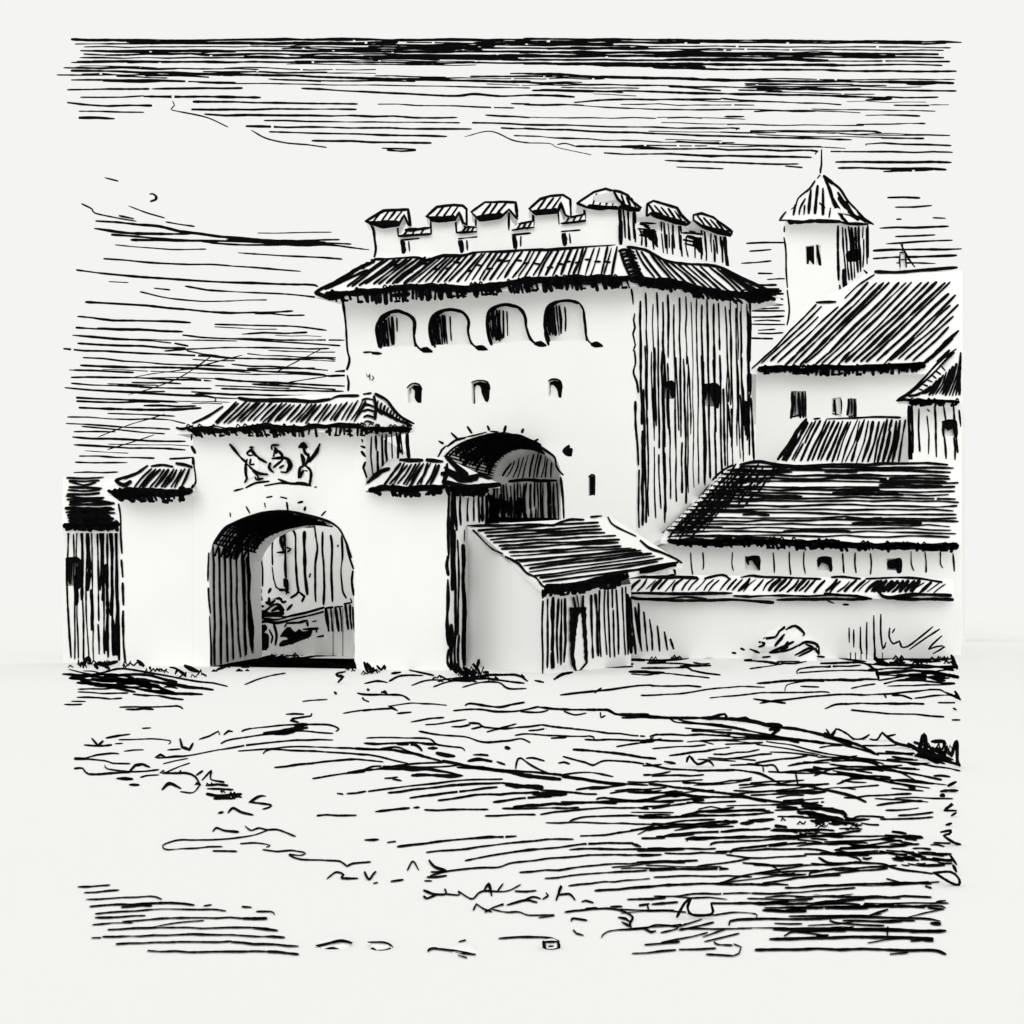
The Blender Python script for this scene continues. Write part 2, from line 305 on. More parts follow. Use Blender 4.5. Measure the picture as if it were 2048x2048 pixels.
draw(g, GROUND, """w7 0,460 200,450 340,450 570,455; 0,490 200,485 300,490 440,500; w6 0,510 180,515 340,510 370,530 525,547; 0,540 120,548 200,540 400,560 465,567; w7 660,470 720,470 860,495; 690,515 860,495 1000,480;
w7 840,475 960,470; 950,545 960,520 1100,505 1300,500; w6 1080,488 1300,485 1380,520; 1180,455 1250,470 1330,475; 960,540 1200,525 1380,530; w10 1380,465 1500,452 1800,462; w8 1380,490 1600,500 1830,510; 1400,520 1800,505;
w8 1390,540 1640,530 1840,560; 1400,580 1600,550 1800,520; 1430,600 1550,580 1820,595; 1450,610 1810,603; w11 1385,520 1400,570; w11 1390,470 1450,495; w9 1800,480 1830,510; w9 1690,540 1840,565;
w7 730,597 900,585 1100,578 1400,575; 880,640 890,605 950,590 1100,585; 0,627 130,612 420,615; 90,664 300,655 470,630 620,618 770,620; 470,678 800,648 1080,645 1125,652; 970,613 1070,618; 1250,625 1380,600;
710,685 820,700 885,707; 745,705 900,685 1150,660 1430,657 1700,632 1760,640; 1475,663 1530,665 1585,680; 1600,680 1700,665 1830,665; w6 1105,735 1190,712 1400,710 1650,712; 1250,745 1400,760 1760,782; 1730,705 1820,705;
w6 1760,640 1850,690; w8 1430,655 1440,675; w9 0,768 200,785 400,790 650,800 800,830; w8 800,830 1000,860 1150,900 1300,940 1390,990; w6 250,790 300,815 500,825 700,860 900,900 1100,930; w6 370,857 700,880 950,910 1200,940 1400,990;
w13 800,850 850,845 810,885; w9 1100,890 1250,935; w9 800,905 740,890; 0,870 110,885; 0,900 320,917; 155,905 175,882 580,885; 410,915 800,905 960,922; 555,930 760,925; 0,935 200,905; 135,957 445,937; 245,997 400,975 577,950;
490,992 740,963; 550,1015 810,985; 720,1035 1005,998; 900,1053 1100,1020 1280,1000; 780,920 900,935 1050,975 1300,1010 1700,1050 1850,1080; 1075,950 1200,940; w3.5 1310,940 1500,940; w6 1440,975 1650,1000 1850,1050; 0,990 170,1015;
0,1030 100,1035 200,1060 400,1078; w6 400,1078 600,1075 700,1085 780,1110 870,1155; w6 870,1155 1000,1165 1150,1195 1250,1220 1330,1253; 675,1040 760,1050 820,1047 850,1090; 760,1050 765,1085; 850,1090 950,1080; w6 940,1090 945,1110 955,1150;
950,1080 1100,1070 1500,1080 1750,1130; w6 1000,1080 1200,1100 1400,1130 1600,1170; 1045,1105 1200,1060 1500,1060; 1140,1027 1300,1030 1500,1080 1600,1130; 1170,1150 1300,1120 1700,1150; 1190,1175 1400,1160; 1210,1230 1580,1205; w10 1570,1170 1600,1180;
320,1145 430,1150 650,1130 700,1120; 630,1160 1125,1153; 600,1190 1100,1195; 695,1210 1110,1197; 0,1065 200,1045; 0,1117 150,1100 250,1085; 150,1110 435,1103; w8 320,1143 360,1148; w7 0,1145 200,1160 400,1185 600,1210 780,1250;
w6 0,1180 180,1195; 0,1210 200,1190; w8 0,1250 110,1245 250,1215 400,1225; 250,1205 450,1225 650,1225 800,1245 1000,1260 1090,1275; w15 380,1240 430,1240; w11 240,1215 300,1215; 0,1280 130,1285; 0,1305 200,1280 400,1250;
w6 380,1310 450,1300 800,1300; 370,1325 600,1325 820,1310; w6 0,1330 200,1335 500,1325; w8 840,1280 950,1285; w12 980,1270 1090,1290 1200,1310 1220,1340; w11 1000,1310 1200,1350; 1260,1345 1300,1330 1430,1335; 1390,1268 1560,1250 1640,1247;
1440,1297 1620,1287; 1510,1327 1700,1310; 1410,1350 1700,1335; 0,1370 400,1375; 0,1410 200,1390 520,1360; 80,1435 200,1395 600,1385; 0,1447 220,1450 260,1430 800,1400; w6 345,1465 380,1448 700,1445 1000,1440; w6 475,1490 500,1478 700,1465 960,1450;
w6 580,1530 640,1505 1000,1475; w9 0,1485 90,1500; 90,1507 500,1510; w7 0,1540 200,1545; 220,1535 560,1535; w6 0,1583 400,1575; 500,1525 1000,1512 1280,1560 1290,1590; 560,1540 700,1560 1000,1550; 700,1560 550,1590 400,1605; w6 0,1635 300,1620 570,1622;
650,1590 800,1600 870,1640 970,1655; 500,1705 700,1650 1000,1605 1200,1590; 0,1680 300,1660 700,1665; w6 1070,1560 1150,1590 1400,1590 1500,1620 1700,1650; 1015,1660 1070,1630 1500,1600; 760,1700 1100,1650 1450,1620; w6 0,1725 400,1705 900,1705;
885,1725 1200,1710 1500,1700 1690,1700; 15,1790 120,1780 400,1760 700,1755; 700,1755 900,1755 1270,1725; 1445,1675 1530,1700; w6 1095,1772 1690,1775; w6 80,1820 290,1805; 115,1850 220,1852; w6 475,1810 700,1810 1000,1810 1320,1790;
w9 700,1812 900,1805; 1720,1805 1770,1798; 490,1875 600,1862 720,1870 725,1890; 770,1850 1000,1850; w6 850,1835 1300,1830 1700,1825 1765,1840; w9 640,1370 710,1365; w8 550,1355 620,1362; w8 340,1390 380,1385; w9 830,1385 890,1390; w7 890,1400 1000,1440""", G3, dry=.03, cx=(1300, 2048))
draw(g, GROUND, """w6 760,1300 1000,1305; 770,1285 1300,1275 1500,1270 1760,1290; 1760,1290 1560,1335; 1350,1330 1450,1290; w6 575,1380 620,1350 1000,1345 1330,1335 1650,1345 1740,1360; 1135,1345 1160,1365 1430,1383; 1380,1355 1600,1355;
w8 820,1400 1100,1400 1770,1412; w8 800,1457 1100,1450 1460,1447 1700,1457; 880,1440 940,1415 1100,1440; w7 1450,1440 1450,1390; w8 1060,1440 1120,1440; w7 720,1515 1100,1512 1500,1517 1700,1517 1770,1540; 0,1405 110,1400;
110,1400 180,1375 290,1390 270,1405 200,1425; 290,1390 425,1345; 300,1405 490,1365; 430,1445 560,1400; 200,1480 455,1420; w5 110,1490 300,1470; 440,1470 630,1425; w6 490,1475 510,1490 590,1495; 600,1485 640,1500 630,1535 600,1548;
300,1400 700,1398; 40,1537 280,1515; 300,1515 500,1505; w6 450,1540 600,1545; 1465,1540 1560,1530; w10 1690,1365 1740,1370; w8 1660,1165 1690,1170; w10 1320,1270 1400,1275; w7 1580,1465 1700,1462""", G4, dry=.03)
# loose hatching where the grass is thickest (random bunches over the slope on the right)
def inside(x, y, poly):
    c = False; j = len(poly)-1
    for i in range(len(poly)):
        xi, yi = poly[i]; xj, yj = poly[j]
        if (yi > y) != (yj > y) and x < (xj-xi)*(y-yi)/(yj-yi)+xi: c = not c
        j = i
    return c
def bunch(poly, n, L, slope, w, dry=.05):
    X = [p[0] for p in poly]; Y = [p[1] for p in poly]; k = 0
    while k < n:
        x, y = random.uniform(min(X), max(X)), random.uniform(min(Y), max(Y))
        if not inside(x, y, poly): continue
        l = L*random.uniform(.4, 1.3); sl = slope+random.gauss(0, .05)
        a = (x-l/2, y-sl*l/2); b = (x+l/2, y+sl*l/2)
        if max(a[0], b[0]) > 1908: continue
        g.ink(GROUND, [a, (x, y+random.gauss(0, 1.2)), b], w*random.uniform(.7, 1.3), dry=dry); k += 1
bunch([(1530, 1640), (1650, 1620), (1900, 1690), (1905, 1740), (1750, 1720), (1600, 1680)], 60, 42, .05, 4.8)
bunch([(1600, 1622), (1690, 1625), (1725, 1660), (1640, 1650)], 20, 24, .15, 6.5)
bunch([(1780, 1700), (1900, 1700), (1900, 1745), (1800, 1740)], 20, 34, .1, 5)
bunch([(1620, 1530), (1780, 1500), (1900, 1540), (1890, 1570), (1700, 1560)], 26, 60, .12, 4.5)
bunch([(1830, 1480), (1905, 1500), (1908, 1535), (1860, 1520)], 18, 24, .4, 6)
bunch([(1060, 1575), (1350, 1560), (1560, 1620), (1500, 1680), (1200, 1640)], 22, 90, -.05, 4.5)
bunch([(1280, 1560), (1600, 1560), (1700, 1640), (1300, 1620)], 20, 100, -.05, 3.6)
bunch([(1250, 1720), (1880, 1760), (1880, 1890), (1250, 1860)], 26, 130, -.03, 3.4)
bunch([(1400, 1440), (1850, 1560), (1880, 1620), (1400, 1520)], 24, 90, .05, 3.4)
bunch([(1300, 1660), (1600, 1640), (1850, 1720), (1700, 1770), (1300, 1720)], 24, 110, -.06, 4.5)
bunch([(1560, 1790), (1880, 1790), (1885, 1890), (1560, 1880)], 14, 110, -.01, 4.5)
bunch([(130, 1340), (330, 1350), (400, 1375), (200, 1385)], 12, 46, .12, 4.2)
bunch([(1230, 1310), (1400, 1318), (1420, 1345), (1200, 1345)], 10, 70, .02, 6)
bunch([(1740, 1308), (1910, 1312), (1912, 1365), (1750, 1350)], 22, 46, .02, 6)
bunch([(520, 1302), (700, 1290), (712, 1322), (540, 1326)], 24, 38, -.1, 5)
g.ink(GROUND, [(434, 1338), (470, 1326), (500, 1321), (560, 1318), (620, 1318)], 8); g.ink(GROUND, [(520, 1331), (565, 1330)], 4)
g.ink(GROUND, [(450, 1331), (490, 1320)], 9); g.ink(GROUND, [(605, 1326), (640, 1324), (665, 1329)], 5)

for k in range(12):
    x = random.uniform(520, 680); y = 1306-(x-520)*.05+random.uniform(-10, 12); g.ink(GROUND, [(x, y), (x+random.uniform(10, 30), y-random.uniform(0, 6)), (x+random.uniform(30, 44), y+random.uniform(-3, 2))], 5.5)
tag(g.build(), None, None, kind='structure')

# ================================================ sky: banks of streaky cloud drawn far away
sk = Part('sky', INK); sk.k = .76; D = Dome()
SA = (60, 40, 1000); SB = (1048, 0, 1000)
draw(sk, D, """w6 160,75 500,82 900,75 1932,76; w5 160,165 500,160; 130,183 570,190; w7 160,195 900,212 1300,225 1932,240; w3.5 105,212 560,213; 160,232 600,235; 650,243 1932,262; w6 470,266 820,263; 145,270 460,266; 195,300 440,297; w7 440,297 890,297;
w6 145,320 250,330 470,332; 190,353 440,355; w7 190,377 325,381; w6 1050,265 1300,278 1620,292 1720,285 1830,295 1932,290; w6 630,317 1265,323; w6 625,345 1260,345; w6 675,365 1650,377; 905,390 1660,397; w6 835,410 1705,423;
w5 925,432 1610,450; w6 1090,467 1550,477; 1360,495 1490,500; 1380,503 1490,507; w4 855,425 920,458 1040,480 1145,490; w4 550,315 558,330 545,345 570,352 680,375 765,412; 1345,325 1870,340; 1860,325 1932,323; 1760,370 1932,375;
w5 1710,395 1932,405; 1820,418 1932,422; w3 1680,450 1780,430 1870,465 1932,475; 1870,447 1932,448; w5 290,608 340,624;  w5 200,710 240,730 250,745 330,765 410,780; w4 380,720 450,745 520,765;
525,780 635,800; 345,755 400,768; w7 255,775 470,795 620,822 830,845 1140,860; w7 250,805 400,825 620,825; w6 315,830 600,850 840,870 1130,870 1310,888; w6 390,850 900,858 1240,865; 330,870 560,886 680,886; 760,850 1060,852 1195,847;
w3 880,823 1165,821; w5 805,900 1060,915 1205,925; w5 285,922 500,940 740,947 1045,970; w6 180,966 400,990 700,1010 1060,1023 1110,1033; w3.5 305,1007 380,1015; 480,1037 540,1042; 600,1030 780,1050 1000,1060 1120,1073;
425,1052 560,1077 750,1087 915,1083; w6 215,1088 460,1105 700,1128 900,1132 1015,1125; 870,1130 1060,1142; w6 185,1142 300,1158 620,1168; w6 715,1176 1000,1183 1145,1197; 820,1214 1070,1208; w6 178,1190 400,1197 590,1203; w6 260,1190 500,1197;
w6 165,1218 400,1235 545,1245; 590,1218 800,1232 1215,1238; w6 185,1250 600,1270; 520,1278 800,1265 1155,1270; w6 130,1272 500,1290 900,1310 1180,1305; w5 205,1305 470,1325 750,1340; w6 195,1335 560,1345 900,1357 1140,1370; 170,1353 400,1360;
w6 160,1377 500,1387 700,1395; w6 715,1385 900,1400 1215,1415; w5 160,1405 480,1420 700,1425; w6 1180,1357 1225,1357; w6 1150,1375 1228,1375; 740,1425 1210,1435; w5 135,1422 400,1440 690,1455 715,1475; w6 180,1460 560,1475; w7 190,1500 480,1507 660,1500;
145,1535 480,1543 600,1556; w5 140,1558 540,1583; 170,1590 330,1590; w6 165,1613 600,1630; w6 170,1643 600,1660; w5 190,1685 480,1692; w5 175,1710 375,1710; w6 170,1747 340,1747; w7 540,1697 630,1693;
w3 820,1295 620,1345 400,1380; w3 1130,1270 950,1360; w3 520,1520 400,1560 265,1610; w3 480,1605 300,1660; w3 1150,1375 1000,1400; w3 700,1300 560,1390 380,1450;
770,1232 1200,1258; 560,1248 610,1262; 840,1290 1180,1310; 780,1330 1150,1352; 840,1345 1100,1345; 180,1475 500,1480; 200,1570 520,1600; 300,1520 560,1530; 440,1490 640,1492; 250,1432 520,1437; 860,1408 1180,1425; 640,1445 1180,1452""", SA, dry=.035)
draw(sk, D, """w6 0,150 700,155 1300,160 1690,163; w7 0,285 480,300 900,312 1660,320; w5 0,320 500,330 1300,345; w6 65,347 560,357 1080,368 1420,380; w6 0,368 195,373; 195,398 370,385 760,383; w5 760,383 1225,405; 200,405 400,420 845,425; 890,427 1125,430; 0,405 230,408;
w3 0,453 270,456 510,456; w5 0,482 400,490 800,495 820,500; w5 0,495 600,520 1100,535 1265,541; w5 875,505 1300,507 1380,515; w4 0,525 250,538 1150,568; w3 0,553 100,555 130,570 260,598; w4 130,560 160,555 200,565; w6 200,565 800,578 1110,583 1125,592;
w6 310,592 800,603 1110,608; w6 545,620 1060,635; 590,645 770,652; 1010,642 1075,647; 1320,443 1530,447; 1285,480 1550,477; 1380,534 1545,534; w5 1320,562 1350,555 1650,562; w5 1190,585 1220,585 1600,588 1655,588; w7 1205,627 1650,627;
w7 1215,650 1630,652; 1390,663 1580,657; 1570,405 1640,405; 1430,407 1565,408; 775,450 850,450; 1400,375 1600,377; w6 500,262 1000,270 1670,277; w6 0,245 700,258; w6 1320,385 1420,382; w6 1480,322 1660,322; w5 900,345 1670,350; 560,335 760,350;
1405,763 1530,764; w5 1435,800 1575,795; 1440,848 1458,848; 1580,843 1628,845; w6 1375,880 1640,877; 1435,913 1588,908; w5 1400,942 1655,928; w6 1350,968 1690,963; w6 1350,998 1672,988; 1440,1017 1588,1017; w6 860,938 1005,935; w5 872,968 955,965;
w5 840,1018 955,1012; w5 905,1056 960,1057; w4 940,1078 1035,1078; w7 890,1100 975,1100; w6 905,1130 985,1132; w6 880,1155 1000,1155; w5 880,1180 1000,1178; w5 880,1205 1010,1203; w5 880,1225 1005,1222; w5 880,1253 1010,1255;
w5 905,1275 970,1272; w5 905,1290 1000,1287; w7 880,1308 960,1310; w6 930,1115 985,1118; 885,1192 985,1190; 890,1240 990,1240""", SB, dry=.04)
sk.ink(D, [(300, 388), (306, 388), (312, 393), (311, 399), (301, 403)], 7, j=.1, step=2)
for i in range(40):              # the dark bank along the top
    x0 = random.uniform(135, 1500); L = random.uniform(120, 650); x1 = min(1915, x0+L)
    y = random.uniform(82, 128)+(x0-135)*.004; heavy = random.random() < .35
    sk.ink(D, [(x0, y), ((x0+x1)/2, y+random.uniform(-1, 3)), (x1, y+random.uniform(0, 5))], random.uniform(5, 8.5) if heavy else random.uniform(2.6, 4.6), dry=.1)
for i in range(7):
    y = 80+i*7.2+random.uniform(-1, 1); sk.ink(D, [(142+random.uniform(0, 30), y), (600, y), (1100, y+3), (1905-random.uniform(0, 25), y+7)], random.uniform(3.5, 6), dry=.1)
for i in range(30):
    x0 = random.uniform(140, 1600); x1 = min(1910, x0+random.uniform(80, 420)); y = random.uniform(128, 168)+(x0-135)*.012
    sk.ink(D, [(x0, y), (x1, y+random.uniform(1, 5))], random.uniform(2.6, 5), dry=.25)
for i in range(26):
    x0 = random.uniform(135, 560); x1 = min(670, x0+random.uniform(60, 330)); y = random.uniform(640, 960)
    if x1 < 380-(y > 900)*120 or y < 830: sk.ink(D, [(x0, y), (x1, y+random.uniform(1, 8))], random.uniform(2.4, 3.6), dry=.1)
for i in range(22):
    x0 = random.uniform(1100, 1750); x1 = min(1900, x0+random.uniform(60, 330)); y = random.uniform(165, 300)
    sk.ink(D, [(x0, y), (x1, y+random.uniform(1, 5))], random.uniform(2.2, 3.4), dry=.15)
for i in range(12):
    x0 = random.uniform(130, 500); x1 = min(690 if x0 > 300 else 640, x0+random.uniform(60, 260)); y = random.uniform(690, 800)
    sk.ink(D, [(x0, y), (x1, y+random.uniform(2, 8))], random.uniform(2.6, 5), dry=.15)
tag(sk.build(), None, None, kind='structure')

# ================================================ the great tower
tw = thing('gate_tower', 'tall white square gate tower with battlements, tiled skirt roof and hatched right side', 'tower', ((P(690, HOR, 39)+P(1272, HOR, 36))/2)*[1, 1, 0])
TF = VP(690, 39, 1272, 36); TS = VP(1272, 36, 1503, 40)
def body(part, fr, sd, plan, zt, frH=(), sdH=()): pass
wl = Part('wall')
ftop = [P(690, 585, 39), P(1272, 545, 36)]; stop = P(1503, 575, 40)
gz = lambda p: np.array([p[0], p[1], -.3])
arch = ell(997, 950, 125, 82, 180, 0); arch = [(872, 1296)]+arch+[(1122, 1296)]
W4 = [([(757, 694), (753, 661), (758, 642), (769, 630), (797, 622), (816, 629), (828, 642), (828, 668), (832, 692)], .45),
      ([(866, 690), (860, 660), (864, 637), (876, 625), (900, 619), (924, 624), (937, 640), (937, 662), (942, 688)], .45),
      ([(981, 688), (974, 655), (977, 625), (990, 614), (1012, 609), (1036, 614), (1050, 632), (1053, 655), (1060, 680)], .45),
      ([(1098, 682), (1089, 655), (1092, 622), (1106, 606), (1137, 600), (1156, 605), (1167, 622), (1170, 650), (1173, 681)], .45)]
SW = [([(816, 806), (815, 776), (824, 768), (837, 769), (844, 779), (843, 806)], .3), ([(944, 808), (943, 765), (956, 761), (975, 764), (980, 778), (978, 806)], .3),
      ([(1097, 792), (1097, 762), (1106, 758), (1120, 761), (1125, 776), (1123, 796)], .3), ([(1177, 992), (1177, 952), (1189, 950), (1188, 990)], .3)]
holes = [TF.at(arch)]+[TF.at(h) for h, d in W4+SW]
A0, B0, C0 = gz(ftop[0]), gz(ftop[1]), gz(stop)
wl.tess([[A0, ftop[0], ftop[1], B0]]+[list(h) for h in holes])
for (h, d) in W4+SW: q = TF.at(h); wl.loft(list(q), [p-TF.n*d for p in q], closed=True)
SWIN = [[(1328, 797), (1328, 764), (1348, 763), (1348, 798)], [(1404, 812), (1404, 768), (1437, 768), (1438, 814)]]
wl.tess([[B0, ftop[1], stop, C0]]+[list(TS.at(h)) for h in SWIN])
for h in SWIN: q = TS.at(h); wl.loft(list(q), [p-TS.n*.3 for p in q])
bk = [np.array([8.0, 47, 0]), np.array([-6.5, 47, 0])]
zt = ftop[0][2]
ring = [stop, bk[0]+[0, 0, stop[2]], bk[1]+[0, 0, zt], ftop[0]]
for a, b in zip(ring, ring[1:]): wl.face([gz(a), a, b, gz(b)])
wl.face([ftop[0], ftop[1], stop, ring[1], ring[2]])
barch = [(1000, 1286)]+ell(1052, 965, 66, 66, 180, 0)+[(1118, 1286)]
TB = VP(1000, 42.5, 1118, 42); bq = TB.at(barch); fq = TF.at(arch)
tun = Part('passage_vault', STONE); tun.loft(list(fq), list(bq), closed=False)
# outline and hatching of the front
draw(wl, TF, "w6 685,593 688,620 693,660 694,700 698,716 697,728 693,739; w6 694,751 697,765 696,781; w5 1264,578 1266,592 1267,608; w5 1269,627 1267,640 1270,655 1266,668 1271,690 1267,702; 1268,702 1270,725 1266,745 1273,765 1276,785; w6 1271,803 1271,850 1275,900 1277,930; w5 1277,940 1278,1000 1278,1055",
     (0, 0, 1932))
draw(wl, TF, "w6 1122,955 1125,1000 1127,1036; 876,914 884,900 893,892; w6 903,866 915,878 919,880; w6 936,853 943,866; w6 975,852 979,860; w6 1011,852 1008,866; w7 1043,864 1047,859; w7 1070,883 1076,879; w7 878,882 886,887; w4.5 981,863 996,865; w6 895,893 912,880 930,875; w5 930,875 950,871 973,866; w5.5 973,867 1018,869 1062,883 1086,897 1109,914 1112,930 1118,942 1126,950", (0, 0, 1932))
wl.blot(TF, [(1124, 901), (1133, 892), (1139, 888), (1140, 896), (1146, 898), (1143, 912), (1130, 911)])
draw(wl, TF, "w3 733,748 736,756 740,752; w3 740,748 739,760; w4 744,752 747,756 743,760", (0, 0, 1932))
# shade of the right side, painted on as ink hatching
def vh(part, surf, x0, x1, yt, yb, n, w=5.2, brk=.5, rise=6.0, wv=.35):
    T = [(x0, yt[0]), (x1, yt[1])]; B = [(x0+rise, yb[0]), (x1+rise, yb[1])]
    part.hatch(surf, T, B, n, w, j=.16, brk=brk, bend=1.1, wv=wv)
vh(wl, TS, 1274, 1500, (578, 604), (1062, 920), 20, 5, .6)
vh(wl, TS, 1290, 1490, (700, 720), (860, 880), 8, 5, .5)
for x in range(5): xx = 1285+x*41+random.uniform(-5, 5); yb = min(1060, 1062-(xx-1325)*.95 if xx > 1325 else 1060)-15; y0 = random.uniform(700, 830); wl.ink(TS, [(xx, y0), (xx+3, (y0+yb)/2), (xx+5, yb)], 5.5)
vh(wl, TS, 1456, 1500, (604, 606), (900, 905), 4, 6, .4, 4)
vh(wl, TS, 1283, 1335, (690, 700), (850, 860), 3, 8, .4, 4)
wl.ink(TS, [(1501, 600), (1501, 660), (1500, 722)], 6); wl.ink(TS, [(1502, 748), (1501, 790)], 6); wl.ink(TS, [(1503, 796), (1506, 850), (1507, 920)], 6)
for k in range(4): wl.ink(TS, [(1486+k*4, 770+k*14+random.uniform(0, 20)), (1487+k*3, 850+k*10)], 7)
wl_o = wl.build(tw)
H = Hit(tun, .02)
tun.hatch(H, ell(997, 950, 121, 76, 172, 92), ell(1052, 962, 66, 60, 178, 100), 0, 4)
for k in range(17):              # ink arcs running round the vault, heavier deeper in
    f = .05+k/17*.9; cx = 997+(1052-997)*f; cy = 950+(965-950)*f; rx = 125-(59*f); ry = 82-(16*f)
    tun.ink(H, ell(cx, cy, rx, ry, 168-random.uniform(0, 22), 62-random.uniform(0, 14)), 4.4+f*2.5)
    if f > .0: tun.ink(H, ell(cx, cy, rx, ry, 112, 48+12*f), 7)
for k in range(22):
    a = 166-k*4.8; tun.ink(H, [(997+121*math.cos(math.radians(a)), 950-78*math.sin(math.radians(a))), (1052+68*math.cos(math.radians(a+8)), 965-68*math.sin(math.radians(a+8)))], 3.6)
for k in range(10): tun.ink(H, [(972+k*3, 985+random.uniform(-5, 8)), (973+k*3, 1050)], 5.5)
tun.build(tw)
dr = Part('gate_door', WOOD); dr.slab(TB.at(barch, .05), -TB.n*.3)
DP = VP(1000, 42.45, 1118, 41.95, .08); DP.p = DP.p+TB.n*.07
dr.hatch(DP, [(1020, 925), (1050, 908), (1085, 903), (1106, 925)], [(1000, 952), (1030, 957), (1070, 957), (1106, 955)], 11, 4.6, a=(.05, .15))
dr.ink(DP, [(1018, 963), (1060, 960), (1113, 962)], 7)
dr.hatch(DP, [(985, 968), (1117, 962)], [(985, 1046), (1120, 1044)], 20, 6, j=.3, brk=.2)
for k in range(26): x = random.uniform(975, 1062); y = random.uniform(990, 1030); dr.ink(DP, [(x, y), (x+1, y+random.uniform(15, 40))], 8)
for k in range(7): dr.ink(DP, [(975+k*3, 1036+k), (1115, 1038+k*1.3)], 4.5)
dr.build(tw)
for k, (h, d) in enumerate(W4):
    wi = Part('arched_window', WOOD); q = TF.at(h); wi.slab([p-TF.n*.36 for p in q], -TF.n*.12)
    wp = Plane(q[0]-TF.n*.36, q[3]-TF.n*.36, q[6]-TF.n*.36, .02)
    x0, x1 = h[1][0], h[7][0]; top = min(p[1] for p in h)
    wi.hatch(wp, [(x0+3, top+28), (x0+14, top+12), (x0+34, top+9)], [(x0+9, top+70), (x0+20, top+74), (x0+36, top+68)], 6, 6.5, brk=.2, j=.12, bend=.8)
    wi.hatch(TF, [(x0+3, top+20), (x0+18, top+9)], [(x0+7, top+60), (x0+19, top+72)], 4, 6.5, bend=.5)
    wi.ink(wp, [(x0+40, top+14), (x0+42, top+(40 if k == 0 else 62))], 4.2)
    wi.ink(TF, h[:6], 7.5); wi.ink(TF, h[4:8], 7.5 if k < 3 else 4.5); wi.ink(TF, h[6:], 6.0)
    e = h[-1]; wi.ink(TF, [h[-2], (e[0]-2, e[1]-8), (e[0]+6, e[1]+4), (e[0]+14, e[1]+7)], 5.2); wi.ink(TF, [(e[0]+10, e[1]+8), (e[0]+26, e[1]+9)], 9 if k != 3 else 7)
    wi.blot(TF, [(e[0]+8, e[1]+5), (e[0]+22, e[1]+2), (e[0]+34, e[1]+12), (e[0]+14, e[1]+13)], .6)
    wi.ink(TF, [(h[1][0]+1, h[1][1]-6), (h[1][0]+3, h[1][1]+14), (h[1][0]+9, h[1][1]+34)], 8)
    wi.ink(TF, [(h[1][0]+4, h[1][1]-12), (h[2][0]+12, h[2][1]-8), (h[3][0]+10, h[3][1]-2)], 7)
    if k == 0: wi.ink(TF, [(727, 704), (744, 704)], 4.5); wi.ink(TF, [(745, 706), (762, 707)], 9)
    wi.build(tw)
SB_ = [[[(815, 797), (815, 777), (823, 768), (837, 768), (844, 779), (844, 806), (838, 808), (829, 796), (829, 781), (822, 777), (819, 797)]],
       [[(943, 805), (943, 768), (950, 761), (976, 762), (981, 776), (978, 799), (971, 803), (963, 785), (960, 772), (950, 773), (950, 808)]],
       [[(1097, 790), (1097, 762), (1104, 758), (1120, 759), (1125, 775), (1122, 796), (1117, 794), (1114, 778), (1106, 770), (1101, 772), (1100, 790)]],
       [[(1177, 952), (1190, 950), (1189, 988), (1183, 996), (1178, 990)]]]
for (h, d), bl in zip(SW, SB_):
    wi = Part('small_window', WOOD); q = TF.at(h); wi.slab([p-TF.n*.24 for p in q], -TF.n*.1)
    wp = Plane(q[0]-TF.n*.24, q[1]-TF.n*.24, q[3]-TF.n*.24, .02)
    for b in bl: wi.blot(wp, b, .5)
    wi.ink(TF, h[1:5], 4); wi.build(tw)
for h, bl in zip(SWIN, [[(1328, 764), (1348, 763), (1349, 795), (1342, 795), (1338, 778), (1330, 773)], [(1403, 768), (1438, 769), (1438, 815), (1430, 812), (1422, 795), (1417, 780), (1411, 800), (1406, 790)]]):
    wi = Part('small_window', WOOD); q = TS.at(h); wi.slab([p-TS.n*.24 for p in q], -TS.n*.1)
    wi.blot(TS, bl, .5); wi.build(tw)
# skirt roof
sr = Part('skirt_roof', TILE)
eL, eC, eR = P(630, 586, 38.2), P(1268, 562, 35.2), P(1562, 598, 39.6)
tL, tC, tR = P(749, 514, 40.3), P(1242, 490, 37.5), P(1458, 533, 41.0)
eB = np.array([9, 48.5, eR[2]]); eBL = np.array([-7.2, 48.5, eL[2]]); eM = P(691, 602, 40.5); eN = P(1504, 612, 41.6); tB = np.array([7, 46, tR[2]]); tBL = np.array([-5, 46, tL[2]])
sr.shell([eL, eC, eR, eB, eBL, tL, tC, tR, tB, tBL, eM, eN], [(0, 1, 6, 5), (1, 2, 7, 6), (2, 11, 7), (11, 3, 8, 7), (3, 4, 9, 8), (4, 10, 5, 9), (10, 0, 5)], (0, 0, -.18))
H = Hit(sr, .03)
top = [(762, 518), (833, 514), (885, 514), (957, 504), (1100, 497), (1240, 492)]
low = [(683, 574), (745, 570), (833, 566), (936, 563), (1092, 552), (1228, 552)]
sr.hatch(H, top, low, 41, 5.6, j=.3, brk=.12, bend=1.2)
for k in range(22):
    x = 790+k*20+random.uniform(-6, 6); y = 540-(x-790)*.045+random.uniform(-12, 8); sr.ink(H, [(x, y), (x+11, y+random.uniform(-2, 1))], 4.6)
sr.ink(H, [(749, 518), (765, 518), (790, 517), (833, 513), (855, 519), (885, 513), (925, 510), (957, 503), (1010, 502), (1060, 497), (1100, 499), (1150, 494), (1190, 490), (1225, 487), (1240, 484)], 6, j=1.5)
sr.ink(H, [(632, 582), (650, 572), (678, 560), (700, 550), (722, 536), (745, 524)], 7, j=1.6); sr.ink(H, [(650, 578), (690, 560), (735, 540)], 5)
for k in range(8): x = 672+k*10; sr.ink(H, [(x, 562-k*6), (x+7, 556-k*5), (x+3, 566-k*6)], 5)
